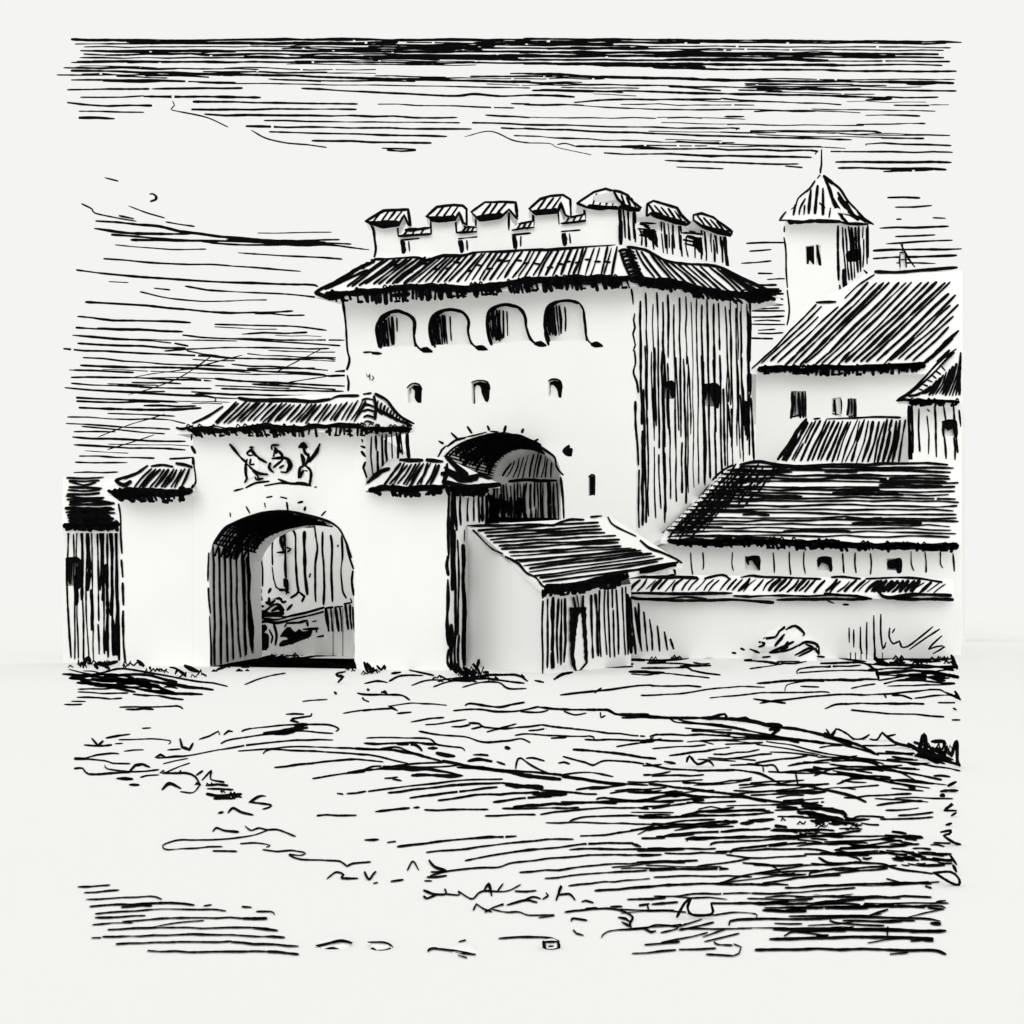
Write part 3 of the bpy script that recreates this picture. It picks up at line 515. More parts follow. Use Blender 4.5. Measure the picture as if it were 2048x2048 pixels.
st = [(1262, 500), (1302, 506), (1333, 521), (1377, 529), (1436, 535), (1462, 548)]; sl = [(1300, 556), (1335, 560), (1385, 574), (1430, 582), (1475, 590), (1540, 590)]
sr.hatch(H, st, sl, 14, 5.8, j=.2, bend=1.5, b=(.9, 1))
sr.ink(H, [(1255, 495), (1285, 498), (1302, 505), (1333, 520), (1377, 529), (1400, 530), (1436, 534), (1462, 546), (1480, 555), (1504, 565), (1540, 585)], 6.5, j=1.2)
for k in range(9): y = 502+k*7; sr.ink(H, [(1238+k*3, y), (1250+k*3, y-3), (1268+k*2.5, y+2)], 6)
sr.ink(H, [(1258, 496), (1264, 520), (1276, 545), (1285, 556)], 10); sr.ink(H, [(1240, 500), (1250, 530), (1262, 555)], 5)
FP = VP(630, 38.15, 1268, 35.1, .02); SP = VP(1268, 35.1, 1562, 39.5, .02)
for k in range(7): sr.ink(SP, [(1500+random.uniform(-20, 15), 578+k*2), (1545+random.uniform(-20, 22), 580+k*1.8)], 5.5)
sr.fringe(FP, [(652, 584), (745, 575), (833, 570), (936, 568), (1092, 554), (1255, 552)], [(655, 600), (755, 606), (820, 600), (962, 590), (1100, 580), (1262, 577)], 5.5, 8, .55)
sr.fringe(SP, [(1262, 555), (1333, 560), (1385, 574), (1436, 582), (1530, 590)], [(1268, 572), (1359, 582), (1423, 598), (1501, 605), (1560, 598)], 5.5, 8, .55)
sr.ink(FP, [(632, 584), (645, 590), (660, 596), (684, 594)], 11)
sr.build(tw)
# parapet and merlons
PF = VP(745, 40.3, 1240, 37.5); PS = VP(1240, 37.5, 1453, 41.0)
pw = Part('parapet', STONE)
o1 = PF.at([(746, 540), (746, 474), (861, 468), (914, 467), (953, 466), (1024, 460), (1066, 456), (1122, 449), (1169, 443), (1240, 440), (1240, 520)])
pw.slab(o1, (0, .6, 0))
o2 = PS.at([(1241, 520), (1241, 443), (1273, 447), (1320, 462), (1362, 466), (1400, 470), (1452, 478), (1455, 548)])
pw.slab(o2, (-.5, .3, 0))
pw.ink(PF, [(741, 448), (747, 462), (748, 480), (751, 498), (748, 517)], 6)
for x, y in ((806, 480), (922, 478), (1029, 470), (1128, 464)):
    pw.ink(PF, [(x-5, y), (x+32, y-4)], 4.5); pw.blot(PF, [(x-6, y+3), (x+3, y+2), (x+6, y+24), (x-2, y+27)], .8); pw.ink(PF, [(x+12, y+3), (x+13, y+22)], 4.5)
pw.hatch(PS, [(1250, 450), (1320, 465), (1450, 480)], [(1254, 478), (1325, 505), (1452, 528)], 15, 5, bend=.8)  # shaded flank of the parapet, put in as ink hatching
pw.ink(PS, [(1241, 442), (1240, 465), (1242, 488)], 10); pw.ink(PS, [(1448, 472), (1452, 505), (1456, 536)], 9)
for x, y in ((1278, 446), (1368, 463)):
    for k in range(8): pw.ink(PS, [(x+random.uniform(-3, 12), y+k*3.5), (x+random.uniform(18, 42), y+2+k*4)], 5)
    pw.blot(PS, [(x+18, y+14), (x+34, y+18), (x+38, y+48), (x+26, y+36), (x+18, y+30)], 1)
pw.build(tw)
def merlon(pl, x0, x1, ytop, ybot, cap, under, dx, sd=False, tick=True):
    m = Part('merlon', STONE); back = np.array([0, .6, 0]) if pl is PF else np.array([-.5, .3, 0])
    m.slab(pl.at([(x0, ybot[0]+6), (x0, ytop[0]), (x1, ytop[1]), (x1, ybot[1]+6)], .004), back*.96)
    m.ink(pl, [(x0, ytop[0]), (x0+1, ybot[0])], 5); m.ink(pl, [(x1, ytop[1]), (x1+2, ybot[1])], 5)
    if sd: m.hatch(pl, [(x0, ytop[0]), (x1, ytop[1])], [(x0+4, ybot[0]+34), (x1+4, ybot[1]+34)], max(3, int((x1-x0)/9)), 5, bend=.6)  # painted shade: hatch strokes on the right-hand merlons
    mo = m.build(tw)
    c = Part('cap', TILE)            # tiled cap with two slopes
    f = pl.at(cap, .28); n = len(f)
    c.slab(f, back*1.5)
    cp = Plane(f[0], f[1], f[n//2], .012)
    c.ink(cp, cap+[cap[0]], 5.6, j=.8, sharp=True)
    a, b = under
    c.ink(cp, [a, ((a[0]+b[0])/2, (a[1]+b[1])/2+2), b], 12, taper=.8)
    if tick:
        k = max(3, int((b[0]-a[0])/12))
        for i in range(k):
            x = a[0]+(i+.5)*(b[0]-a[0])/k; y = a[1]+(i+.5)*(b[1]-a[1])/k
            c.ink(cp, [(x, y-3), (x+dx, y-26 if dx > 0 else y-22)], 4.6)
    co_ = c.build(mo); return mo
merlon(PF, 746, 795, (449, 447), (474, 472), [(731, 443), (755, 428), (768, 421), (816, 419), (821, 452), (816, 448), (808, 430), (797, 450), (766, 453)], ((740, 447), (795, 445)), 18)
merlon(PF, 861, 911, (440, 438), (468, 466), [(852, 433), (874, 414), (908, 410), (926, 411), (934, 418), (934, 450), (926, 446), (918, 424), (910, 440), (877, 443)], ((862, 438), (908, 436)), 18)
merlon(PF, 951, 1017, (432, 426), (466, 460), [(943, 425), (970, 404), (1004, 403), (1031, 405), (1035, 438), (1026, 428), (1018, 418), (1000, 434), (960, 440)], ((955, 434), (1002, 430)), 18)
merlon(PF, 1066, 1116, (425, 421), (455, 448), [(1058, 417), (1080, 397), (1100, 391), (1126, 390), (1140, 399), (1141, 433), (1132, 430), (1122, 404), (1114, 424), (1072, 428)], ((1068, 423), (1112, 420)), 16)
merlon(PF, 1169, 1238, (411, 412), (443, 446), [(1154, 407), (1188, 384), (1211, 377), (1226, 381), (1240, 396), (1246, 410), (1236, 416), (1176, 416)], ((1178, 414), (1232, 414)), 9)
merlon(PS, 1242, 1269, (408, 418), (442, 446), [(1228, 382), (1240, 384), (1256, 390), (1266, 402), (1283, 415), (1276, 422), (1250, 412), (1236, 398)], ((1244, 411), (1278, 419)), -8, True)
merlon(PS, 1322, 1361, (434, 448), (462, 466), [(1294, 432), (1295, 408), (1307, 402), (1354, 416), (1362, 430), (1379, 446), (1372, 449), (1320, 436), (1302, 426)], ((1304, 427), (1370, 445)), -14, True)
merlon(PS, 1403, 1447, (452, 468), (470, 478), [(1387, 440), (1387, 430), (1403, 427), (1426, 435), (1463, 464), (1460, 471), (1446, 468), (1404, 453)], ((1404, 452), (1456, 467)), -16, True)
for x0, y0, x1, y1 in ((797, 472, 861, 468), (914, 465, 953, 465), (1024, 460, 1068, 455), (1122, 447, 1171, 441)):
    s_ = Part('crenel_sill', TILE); s_.slab(PF.at([(x0+1, y0), (x0+(26 if x0 < 800 else 12), y0-14), (x1-1, y1-13), (x1-1, y1)], .1), (0, .5, 0))
    sp = VP(745, 40.3, 1240, 37.5, .12)
    s_.ink(sp, [(x0, y0), (x1, y1)], 6); s_.ink(sp, [(x0+14, y0-12), (x1, y1-12)], 5 if x0 > 800 else 8)
    for k in range(3): xx = x0+10+k*(x1-x0-14)/3; s_.ink(sp, [(xx, y0-2), (xx+9, y1-11)], 5)
    s_.build(tw)

# ================================================ outer gatehouse
gh = thing('outer_gatehouse', 'white outer gatehouse with round arch, two lower wings and a carved relief over the arch', 'gatehouse', P(570, HOR, 27.3)*[1, 1, 0])
GF = VP(240, 28.5, 900, 26.2)
gl = Part('wall')
garch = [(420, 1345), (418, 1110), (427, 1087), (440, 1068), (454, 1053), (490, 1036), (531, 1025), (570, 1023), (609, 1029), (648, 1041), (676, 1057), (692, 1086), (703, 1115), (708, 1150), (708, 1200), (712, 1345)]
out = [(386, 1400), (386, 862), (729, 858), (729, 1400)]
pt = list(GF.at(out)); hq = list(GF.at(garch))
for q in (pt[0], pt[3], hq[0], hq[-1]): q[2] = -.02
hq[0][2] = hq[-1][2] = .0
dep = np.array([.25, 4.75, 0])
gl.slab(pt, dep, holes=[hq])
lw = Part('wing_wall'); q = GF.at([(241, 1400), (241, 985), (385.8, 985), (385.8, 1400)]); q[0][2] = q[3][2] = -.02; lw.slab(q, dep*.9)
rw = Part('wing_wall')
rc = [GF.pt(729.2, 985), GF.pt(899, 978)]; GS = VP(899, 26.2, 968, 31.0)
q = [gz(rc[0]), rc[0], rc[1], gz(rc[1])]; rw.tess([q]); far = GS.pt(968, 988); far[2] = rc[1][2]; fl = rc[0]+dep*.9
rw.face([gz(rc[1]), rc[1], far, gz(far)]); rw.face([gz(far), far, fl, gz(fl)]); rw.face([rc[0], rc[1], far, fl])
GC = VP(729, GF.pt(729, 900)[1], 820, 31.4)
# strokes of the front
draw(gl, GF, "w5 417,1106 417,1130 416,1162; w5 416,1176 418,1200 421,1226; w5 419,1233 422,1270 422,1330; w5 692,1092 699,1115 707,1138; w6 706,1142 703,1165 708,1190; w5 702,1197 705,1203; w5 705,1214 707,1245 711,1266; w7 711,1280 712,1320; w5 711,1325 714,1337; w5 384,858 383,880; w7 383,893 390,906; w5 387,915 388,940 391,965 384,973; w5 724,879 725,884; w6 722,893 730,894; w6 723,903 731,913; w6 730,924 726,935 733,955; ", (0, 0, 1932))
gl.ink(GF, garch[2:13], 5.4)
draw(gl, GF, "w5 459,1026 461,1033; w4 493,1013 500,1026; w5 528,1007 530,1015; w5 533,995 544,993; w5 561,994 573,997; w6 573,1005 575,1022; w6 596,1006 605,1003; w8 610,1014 609,1020; w6 643,1031 652,1024", (0, 0, 1932))
# relief ledge
draw(gl, GF, "w6 468,982 486,978; w5 491,975 510,968 538,963; w4.5 529,972 560,968 590,967 620,972; w6 556,960 580,966 600,966; w6 593,965 610,967 621,972; w6 630,975 633,975", (0, 0, 1932))
HG = Hit(gl, .02)
for k in range(7): x = 427+k*11.5; gl.ink(HG, [(x, 1100+random.uniform(-12, 3)-k*2), (x+2, 1200), (x+3+k, 1332-k*4.5)], 5.2)
gl.ink(HG, [(494, 1116), (497, 1160), (499, 1230), (505, 1300)], 8); gl.ink(HG, [(488, 1120), (489, 1180), (490, 1310)], 7); gl.ink(HG, [(496, 1190), (503, 1240), (504, 1290)], 9)
for k in range(13):
    f = .06+k/13*.94; s = 1-.145*f
    arc = [(1024+(x-1024)*s, HOR+(y-HOR)*s) for x, y in garch[1:9]]
    n0 = random.randint(0, 1); gl.ink(HG, arc[n0:8-random.randint(0, 1)], 4.6+f*2.2)
    if f > .25: gl.ink(HG, arc[3:7], 6.5)
for k in range(15):
    x, y = [(427, 1087), (432, 1079), (440, 1068), (446, 1060), (454, 1053), (466, 1047), (478, 1041), (490, 1036), (504, 1032), (518, 1028), (531, 1025), (545, 1024), (560, 1023), (575, 1024), (590, 1026)][k]
    s = .857; gl.ink(HG, [(x, y), (1024+(x-1024)*s, HOR+(y-HOR)*s)], 4)
gl.build(gh)
lw.ink(GF, [(237, 1008), (241, 1040), (242, 1107)], 5.5); lw.ink(GF, [(243, 1120), (246, 1154)], 6); lw.ink(GF, [(245, 1166), (247, 1210)], 6.5); lw.ink(GF, [(247, 1222), (246, 1250), (249, 1325)], 6)
lw_o = lw.build(gh)
draw(rw, GF, "w8 898,985 896,1060 897,1110; w9 896,1112 893,1130 896,1150; w9 895,1160 897,1200 894,1250 898,1290; w7 897,1300 895,1325 903,1340", (0, 0, 1932))
for x, y0, y1, ww in ((905, 990, 1180, 8), (912, 988, 1060, 8), (909, 1060, 1345, 6), (916, 1080, 1270, 4.5), (927, 1090, 1190, 8), (930, 1180, 1345, 9), (921, 990, 1050, 5), (926, 1100, 1320, 5), (903, 1250, 1345, 10), (936, 995, 1042, 4.5), (947, 994, 1042, 5), (958, 993, 1044, 7), (965, 990, 1042, 8), (919, 1270, 1345, 5)):
    rw.ink(GS, [(x, y0), (x+random.uniform(-2, 2), (y0+y1)/2), (x+random.uniform(0, 2), y1)], ww)  # shade of the wing's right end, painted with vertical strokes
rw_o = rw.build(gh)
# side of the raised centre, its shade drawn in as hatch strokes
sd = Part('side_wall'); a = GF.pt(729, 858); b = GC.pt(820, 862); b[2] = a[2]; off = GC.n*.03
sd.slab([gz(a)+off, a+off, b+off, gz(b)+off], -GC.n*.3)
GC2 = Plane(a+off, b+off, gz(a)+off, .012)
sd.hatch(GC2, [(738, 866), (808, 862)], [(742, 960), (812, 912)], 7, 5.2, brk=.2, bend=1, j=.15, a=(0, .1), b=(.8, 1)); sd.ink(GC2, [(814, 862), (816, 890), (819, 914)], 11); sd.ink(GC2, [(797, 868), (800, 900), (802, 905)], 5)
sd.build(gh)
# centre roof
cr = Part('roof', TILE)
e0, e1, e2 = P(352, 858, 27.6), P(728, 852, 26.1), P(830, 854, 30.6)
r0, r1 = P(478, 796, 30.4), P(748, 784, 29.4)
e3 = np.array([e0[0]+.5, 34, e0[2]])
cr.shell([e0, e1, e2, e3, r0, r1, P(387, 868, 28.9)], [(0, 1, 5, 4), (1, 2, 5), (2, 3, 4, 5), (3, 6, 4), (6, 0, 4)], (0, 0, -.14))
H = Hit(cr, .03)
cr.hatch(H, [(470, 800), (560, 803), (660, 803), (742, 796)], [(418, 848), (505, 846), (610, 846), (716, 844)], 27, 6.4, j=.18, bend=1.2, a=(.04, .14), b=(.85, 1))
cr.ink(H, [(477, 796), (500, 799), (557, 800), (620, 803), (660, 799)], 8, dry=.03); cr.ink(H, [(660, 799), (679, 791), (717, 791)], 6); cr.ink(H, [(727, 787), (742, 785)], 6)
cr.ink(H, [(353, 856), (368, 845), (385, 835), (400, 833), (412, 824), (432, 814), (446, 806), (465, 800)], 7, j=1.8); cr.ink(H, [(385, 846), (415, 832), (445, 812)], 6, j=1.5)
for k in range(5): cr.ink(H, [(724+k, 800+k*11), (735, 797+k*11), (748, 801+k*11)], 5)
cr.ink(H, [(752, 786), (770, 800), (787, 822), (805, 838), (826, 850)], 8, j=1.6); cr.ink(H, [(748, 792), (751, 812), (750, 838)], 7)
for k in range(10): x = 757+k*6.5; cr.ink(H, [(x, 802+k*4.4), (x-3, 815+k*3.5), (x+8, 828+k*2.5)], 6)
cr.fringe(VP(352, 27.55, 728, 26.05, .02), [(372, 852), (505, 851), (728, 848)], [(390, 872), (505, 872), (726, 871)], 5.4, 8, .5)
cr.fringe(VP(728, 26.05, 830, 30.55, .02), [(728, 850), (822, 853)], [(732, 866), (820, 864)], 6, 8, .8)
cr.ink(VP(352, 27.55, 728, 26.05, .02), [(353, 856), (365, 858), (385, 851)], 7)
cr.build(gh)
# wing roofs
wr = Part('wing_roof', TILE)
a0, a1, c0, c1 = P(216, 982, 27.9), P(389, 982, 27.3), P(294, 928, 30.2), P(386, 928, 29.9)
wr.shell([a0, a1, c1, c0, a0+[.3, 5, 0], a1+[0, 5, 0]], [(0, 1, 2, 3), (4, 0, 3), (3, 2, 5, 4)], (0, 0, -.12))
H = Hit(wr, .03)
wr.hatch(H, [(300, 936), (340, 938), (384, 938)], [(262, 975), (310, 975), (368, 975)], 10, 6, j=.15); wr.ink(H, [(303, 932), (325, 930), (345, 933)], 6); wr.ink(H, [(352, 928), (370, 931), (384, 936)], 6.5)
wr.ink(H, [(294, 930), (275, 944), (255, 952), (231, 961), (248, 971), (262, 963)], 7, j=1.3); wr.ink(H, [(386, 915), (386, 940), (390, 962), (383, 975)], 6)
wr.ink(H, [(343, 918), (360, 917), (385, 916)], 7)
wr.fringe(VP(216, 27.85, 389, 27.25, .02), [(220, 982), (262, 979), (382, 977)], [(247, 998), (315, 1003), (376, 999)], 7, 8.5, .6); wr.ink(VP(216, 27.85, 389, 27.25), [(217, 981), (235, 990), (250, 996)], 9)
wr.build(gh)
wr = Part('wing_roof', TILE)
b0, b1, b2 = P(731, 972, 26.4), P(896, 972, 25.6), P(1000, 968, 31.2); d0, d1 = P(779, 918, 28.6), P(889, 914, 28.3)
wr.shell([b0, b1, b2, d1, d0, b2+[-3.4, 1, 0]], [(0, 1, 3, 4), (1, 2, 3), (2, 5, 4, 3)], (0, 0, -.12))
H = Hit(wr, .03)
wr.hatch(H, [(800, 924), (884, 924)], [(765, 970), (862, 970)], 11, 6, j=.15, a=(.05, .15)); wr.ink(H, [(800, 920), (845, 920)], 6.5); wr.ink(H, [(853, 919), (885, 922)], 7)
wr.ink(H, [(736, 965), (752, 950), (765, 941), (778, 937)], 9)
for pts, ww in (([(892, 914), (905, 925), (920, 938), (935, 948)], 9), ([(890, 935), (905, 945), (930, 955), (960, 950), (980, 957)], 9), ([(884, 950), (900, 948), (925, 960), (955, 957)], 9), ([(886, 962), (930, 972), (970, 970), (1000, 967)], 9), ([(895, 928), (893, 950), (886, 965)], 8), ([(910, 930), (925, 950), (945, 960)], 7), ([(895, 975), (940, 980), (975, 976)], 9)):
    wr.ink(H, pts, ww, j=1.5)
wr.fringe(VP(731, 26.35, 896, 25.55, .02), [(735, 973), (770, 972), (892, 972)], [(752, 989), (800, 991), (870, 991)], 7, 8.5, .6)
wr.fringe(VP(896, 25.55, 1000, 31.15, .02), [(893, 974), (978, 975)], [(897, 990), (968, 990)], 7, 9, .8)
wr.build(gh)
# carved relief: two halberdiers holding a shield
def relief(name, strokes, blots=()):
    r = Part(name, STONE); rp = VP(240, 28.5, 900, 26.2, .05)
    allp = [q for _, s in strokes for q in s]; x0 = min(p[0] for p in allp); x1 = max(p[0] for p in allp); y0 = min(p[1] for p in allp); y1 = max(p[1] for p in allp)
    cx, cy = (x0+x1)/2, (y0+y1)/2
    r.slab(GF.at(ell(cx, cy, (x1-x0)*.28, (y1-y0)*.4, 0, 345, 14), .035), -GF.n*.035)
    for ww, s in strokes: r.ink(rp, s, ww*1.35, j=.3, step=3)
    for b in blots: r.blot(rp, b, .4)
    r.build(gh)
RZ = (350, 750, 500)
def rz(t): return [(w or 4, p) for w, p in Z(t, *RZ)]
relief('relief_figure', rz("w5 425,535 470,590 510,640 550,675; w6 580,560 600,560; w5 555,600 590,580 620,615 680,660 705,675; w4 555,600 570,620 600,620; w4 555,650 545,700 560,690; w5 545,690 545,760 555,800 540,830; w4 585,650 580,690 610,690; w5 560,690 600,730 650,760 715,768; w4 600,740 640,780 640,800 680,800; w4 620,790 630,810 660,810; w3.5 640,645 700,678"))
relief('relief_shield', rz("w5 750,575 750,545 800,540; w5 770,560 790,590 770,600 780,570; w6 800,590 825,620 820,640; w4 760,630 770,605; w5 750,645 830,640 870,650 890,680 890,720 860,750 820,748; w9 875,660 890,700 870,735; w5 735,680 725,710 740,735 760,750; w5 760,712 830,658; w5 810,718 838,700"), )
relief('relief_figure', rz("w6 960,560 990,530 1015,560; w8 970,555 1008,555; w6 995,565 1005,600 1025,620; w7 975,615 990,650 990,700; w6 1030,610 1030,650 1010,690; w6 1040,670 1085,610 1120,535; w4 1030,675 1115,550; w5 1005,700 965,720 960,790 990,740; w5 1005,700 1040,730 1050,770 1040,850; w4 1000,740 1020,740; w4 960,740 955,795"))

# ================================================ beyond the arch
iw = thing('inner_wall', 'vertically hatched inner wall seen through the arch, with an iron bracket on it', 'wall', P(600, HOR, 38.5)*[1, 1, 0])
p_ = Part('masonry'); IW = VP(400, 38.6, 722, 38.4); q = IW.at([(430, 1400), (430, 1030), (722, 1030), (722, 1400)]); q[0][2] = q[3][2] = 0; p_.slab(q, (0, .8, 0))
IZ = (350, 1050, 400)
draw(p_, IW, "w5 765,200 765,350 775,480 780,570; w4.5 840,125 835,300 845,450 850,590; w4 940,95 940,250 940,385; w4 940,405 950,520 975,600 1010,620; w4.5 1035,35 1060,20 1200,15 1320,22; w6 1140,50 1165,120 1165,350 1180,560 1190,650 1120,705; w8 1250,65 1245,200 1255,380 1265,560 1270,670; w5 1345,0 1360,120 1375,230 1355,400 1350,600 1358,740; w6 1423,70 1425,250 1440,400 1435,600 1433,770; w5.5 1503,100 1515,200 1510,400 1515,600 1515,740; w5 1615,100 1620,300 1605,440 1615,580 1625,650 1655,705; 1575,195 1575,210; 1302,470 1302,505; w7 1230,740 1250,690 1200,650; w5 1325,20 1345,0; 835,625 838,655; w6 825,685 838,725; w7 905,655 925,615", IZ)
p_.build(iw)
p_ = Part('bracket', STONE)
draw(p_, VP(400, 38.5, 722, 38.3), "w8 1035,35 1060,110 1060,200; w8 1035,100 1025,150 1055,260; w8 990,262 1065,262; w5 1080,220 1120,232 1090,262; w6 1063,262 1065,380 1070,500; w5 1050,520 1055,590 1100,655; w5 1085,530 1090,620 1075,670; w8 1010,630 1060,625 1095,650", IZ)
p_.tube([P(570, 1058, 38.35), P(572, 1150, 38.35), P(572, 1185, 38.35)], .04, 1)
p_.build(iw)
bp = thing('bridge_parapet', 'low stone parapet with dark arched openings, behind the gate arch', 'parapet', P(590, HOR, 34)*[1, 1, 0])
p_ = Part('parapet_wall', STONE); BP = VP(490, 34.6, 700, 33.6)
q = BP.at([(470, 1400), (470, 1247), (505, 1244), (578, 1236), (648, 1219), (700, 1214), (706, 1214), (706, 1400)]); q[0][2] = q[-1][2] = 0; p_.slab(q, (0, .4, 0))
draw(p_, BP, "w6 750,905 850,905 980,915 1110,880 1300,835 1440,800; w6 750,970 870,930 980,945 1150,900 1300,870 1440,835; w5 750,890 900,880 1100,885; w6 960,960 985,1060 970,1160; w5 915,1010 945,1080 930,1140; w6 1060,985 1080,950 1200,945 1270,925 1280,975; w5 1330,932 1365,932; w7 1240,1010 1380,1000; w5 1370,990 1365,1035; w5 1190,1090 1300,1040; w6 1375,1083 1450,1065 1480,1040", IZ)
p_.blot(BP, Z("750,1040 800,980 870,960 890,1010 860,1040 905,1060 900,1190 830,1215 740,1200 735,1100", *IZ)[0][1]); p_.blot(BP, Z("1060,1000 1110,985 1160,1035 1200,1000 1240,1030 1330,1015 1290,1090 1220,1115 1130,1150 1010,1175 1020,1130 1090,1100 1050,1080 1010,1080", *IZ)[0][1])
p_.build(bp)
for x0, x1, y0, y1 in ((651, 662, 1216, 1262), (671, 681, 1214, 1262), (690, 700, 1208, 1258)):
    pp = Part('pier', STONE); pr = VP(490, 34.4, 700, 33.4); q = pr.at([(x0-3, 1300), (x0-3, y0), (x1+3, y0), (x1+3, 1300)]); q[0][2] = q[3][2] = 0; pp.slab(q, (0, .7, 0))
    pp.ink(pr, [(x0, y0+2), (x0+3, (y0+y1)/2), (x0+6, y1)], 8); pp.ink(pr, [(x1, y0+2), (x1+3, y1)], 5.5); pp.ink(pr, [(x0-2, y0), (x1+4, y0-2)], 5); pp.build(bp)
def bush(name, label, cat, cx, base, Y, rx, h, strokes, z, group=None, w=5, ry=.5):
    t = thing(name, label, cat, P(cx, HOR, Y)*[1, 1, 0], group)
    b = Part('foliage', STONE if cat == 'rubble heap' else WOOD); c = P(cx, HOR, Y); n = 16; rows = 7; R = []
    for i in range(rows+1):
        f = i/rows; r = math.cos(f*math.pi/2)**.7; R.append([np.array([c[0]+rx*r*math.cos(2*math.pi*k/n)*random.uniform(.82, 1.08), c[1]+ry*r*math.sin(2*math.pi*k/n)*random.uniform(.8, 1.05), base+h*math.sin(f*math.pi/2)*random.uniform(.9, 1.04)]) for k in range(n)])
    for A, B in zip(R, R[1:]): b.loft(A, B)
    b.face(R[-1]); b.face(R[0])
    Hh = Hit(b, .02)
    for ww, s in Z(strokes, *z): b.ink(Hh, s, ww or w, j=.6)
    b.build(t); return t
bush('shrub', 'dark scrubby shrub behind the parapet, seen at the lower left of the gate arch', 'shrub', 548, 0, 35.2, .95, 1.85,
     "w9 770,810 800,780 850,790; w7 880,745 910,760 915,705; w8 910,770 1005,710 1030,745 1070,742; w9 850,850 900,810 985,765 1050,820; w14 800,860 900,865 1040,860; w12 940,830 1000,800 1040,840; w10 820,830 900,850; w7 1085,820 1130,770; w5 1130,800 1145,810", IZ)

# ================================================ lean-to hut beside the gate
ht = thing('hut', 'small lean-to hut with plank roof and dark doorway, right of the gatehouse', 'hut', P(1130, HOR, 26.5)*[1, 1, 0])
T1, T2, E1 = P(941, 1050, 28.4), P(1222, 1034, 31.2), P(1088, 1180, 24.7); RP = Plane(T1, T2, E1, .025); E2 = RP.pt(1366, 1126)
hw1 = VP(936, 27.9, 1091, 25.0); hw2 = VP(1091, 25.0, 1262, 28.3)
p_ = Part('wall')
a, m_, b = P(936, 1056, 27.9), P(1091, 1188, 25.0), P(1262, 1168, 28.3); bb = P(1222, 1052, 31)
p_.face([gz(a), a, m_, gz(m_)]); p_.face([gz(m_), m_, b, gz(b)]); p_.face([gz(b), b, bb, gz(bb)]); p_.face([gz(bb), bb, a, gz(a)])
draw(p_, hw1, "w5 929,1060 928,1082; w5 926,1092 928,1130; ", (0, 0, 1932))
p_.hatch(hw2, [(1092, 1196), (1135, 1190)], [(1092, 1340), (1132, 1328)], 6, 6, brk=.3, j=.15); p_.hatch(hw2, [(1176, 1184), (1256, 1166)], [(1180, 1318), (1262, 1312)], 9, 6, j=.12, brk=.1)  # hut's right wall: shade painted as hatching either side of the door
p_.ink(hw2, [(1085, 1202), (1085, 1260), (1086, 1348)], 5.5); p_.ink(hw2, [(1254, 1190), (1258, 1240), (1262, 1305)], 11); p_.ink(hw2, [(1262, 1195), (1266, 1250), (1272, 1308)], 6)
p_.build(ht)
p_ = Part('roof', WOOD); p_.slab([T1, T2, E2, E1], (0, 0, -.12))
lt = [(950, 1057), (975, 1078), (1002, 1100), (1035, 1128), (1062, 1150), (1080, 1168)]; rt = [(1205, 1042), (1232, 1062), (1262, 1090), (1300, 1102), (1330, 1115), (1352, 1130)]
p_.hatch(RP, lt, rt, 17, 5.6, j=.2, a=(.01, .05), b=(.9, 1), bend=1.4)
p_.hatch(RP, [(950, 1053), (985, 1083)], [(1205, 1042), (1240, 1075)], 1, 6, a=(.1, .5), b=(.5, .95))
p_.ink(RP, [(935, 1052), (980, 1051), (1060, 1049), (1110, 1050)], 6); p_.ink(RP, [(1110, 1048), (1140, 1040), (1168, 1039)], 5); p_.ink(RP, [(1181, 1033), (1203, 1032)], 5)
p_.ink(RP, [(946, 1060), (965, 1080), (985, 1098), (1005, 1107)], 5.5); p_.ink(RP, [(1010, 1114), (1035, 1127), (1052, 1145), (1072, 1153), (1085, 1170), (1094, 1174)], 5.5)
p_.ink(RP, [(1216, 1034), (1228, 1050), (1272, 1072)], 5); p_.ink(RP, [(1280, 1081), (1298, 1096), (1325, 1106), (1352, 1118), (1364, 1126)], 5.5)
p_.ink(RP, [(1273, 1140), (1310, 1132), (1356, 1124)], 6)
for k in range(5): p_.ink(RP, [(1280, 1146-k*2), (1320, 1140-k*2), (1352, 1128+k)], 6)
p_.ink(hw2, [(1345, 1135), (1350, 1148), (1340, 1150)], 7)
HF = VP(1088, 24.6, 1366, E2[1]-.1, .03)
p_.fringe(HF, [(1096, 1172), (1180, 1164), (1256, 1146)], [(1088, 1190), (1150, 1186), (1252, 1170)], 8, 9, .8); p_.ink(HF, [(1100, 1172), (1160, 1166), (1212, 1152), (1255, 1145)], 8); p_.ink(HF, [(1085, 1180), (1086, 1196)], 7)
for k in range(6): p_.ink(HF, [(1200+k*8, 1168-k*2), (1215+k*8, 1158-k*2)], 9)
p_.build(ht)
p_ = Part('door', WOOD); q = hw2.at([(1146, 1336), (1147, 1214), (1168, 1212), (1172, 1334)], .03); q[0][2] = q[3][2] = 0.01; p_.slab(q, -hw2.n*.03)
dp = VP(1091, 25.0, 1262, 28.3, .05)
p_.blot(dp, [(1140, 1215), (1172, 1213), (1170, 1224), (1160, 1226), (1155, 1250), (1150, 1300), (1150, 1336), (1144, 1330), (1139, 1270)], 1); p_.blot(dp, [(1162, 1216), (1171, 1214), (1174, 1270), (1176, 1325), (1170, 1320), (1166, 1270)], 1)
p_.ink(dp, [(1146, 1195), (1152, 1222)], 6); p_.ink(dp, [(1166, 1192), (1166, 1222)], 7); p_.ink(dp, [(1154, 1190), (1156, 1214)], 4); p_.ink(dp, [(1148, 1328), (1156, 1345), (1175, 1325)], 5)
p_.build(ht)

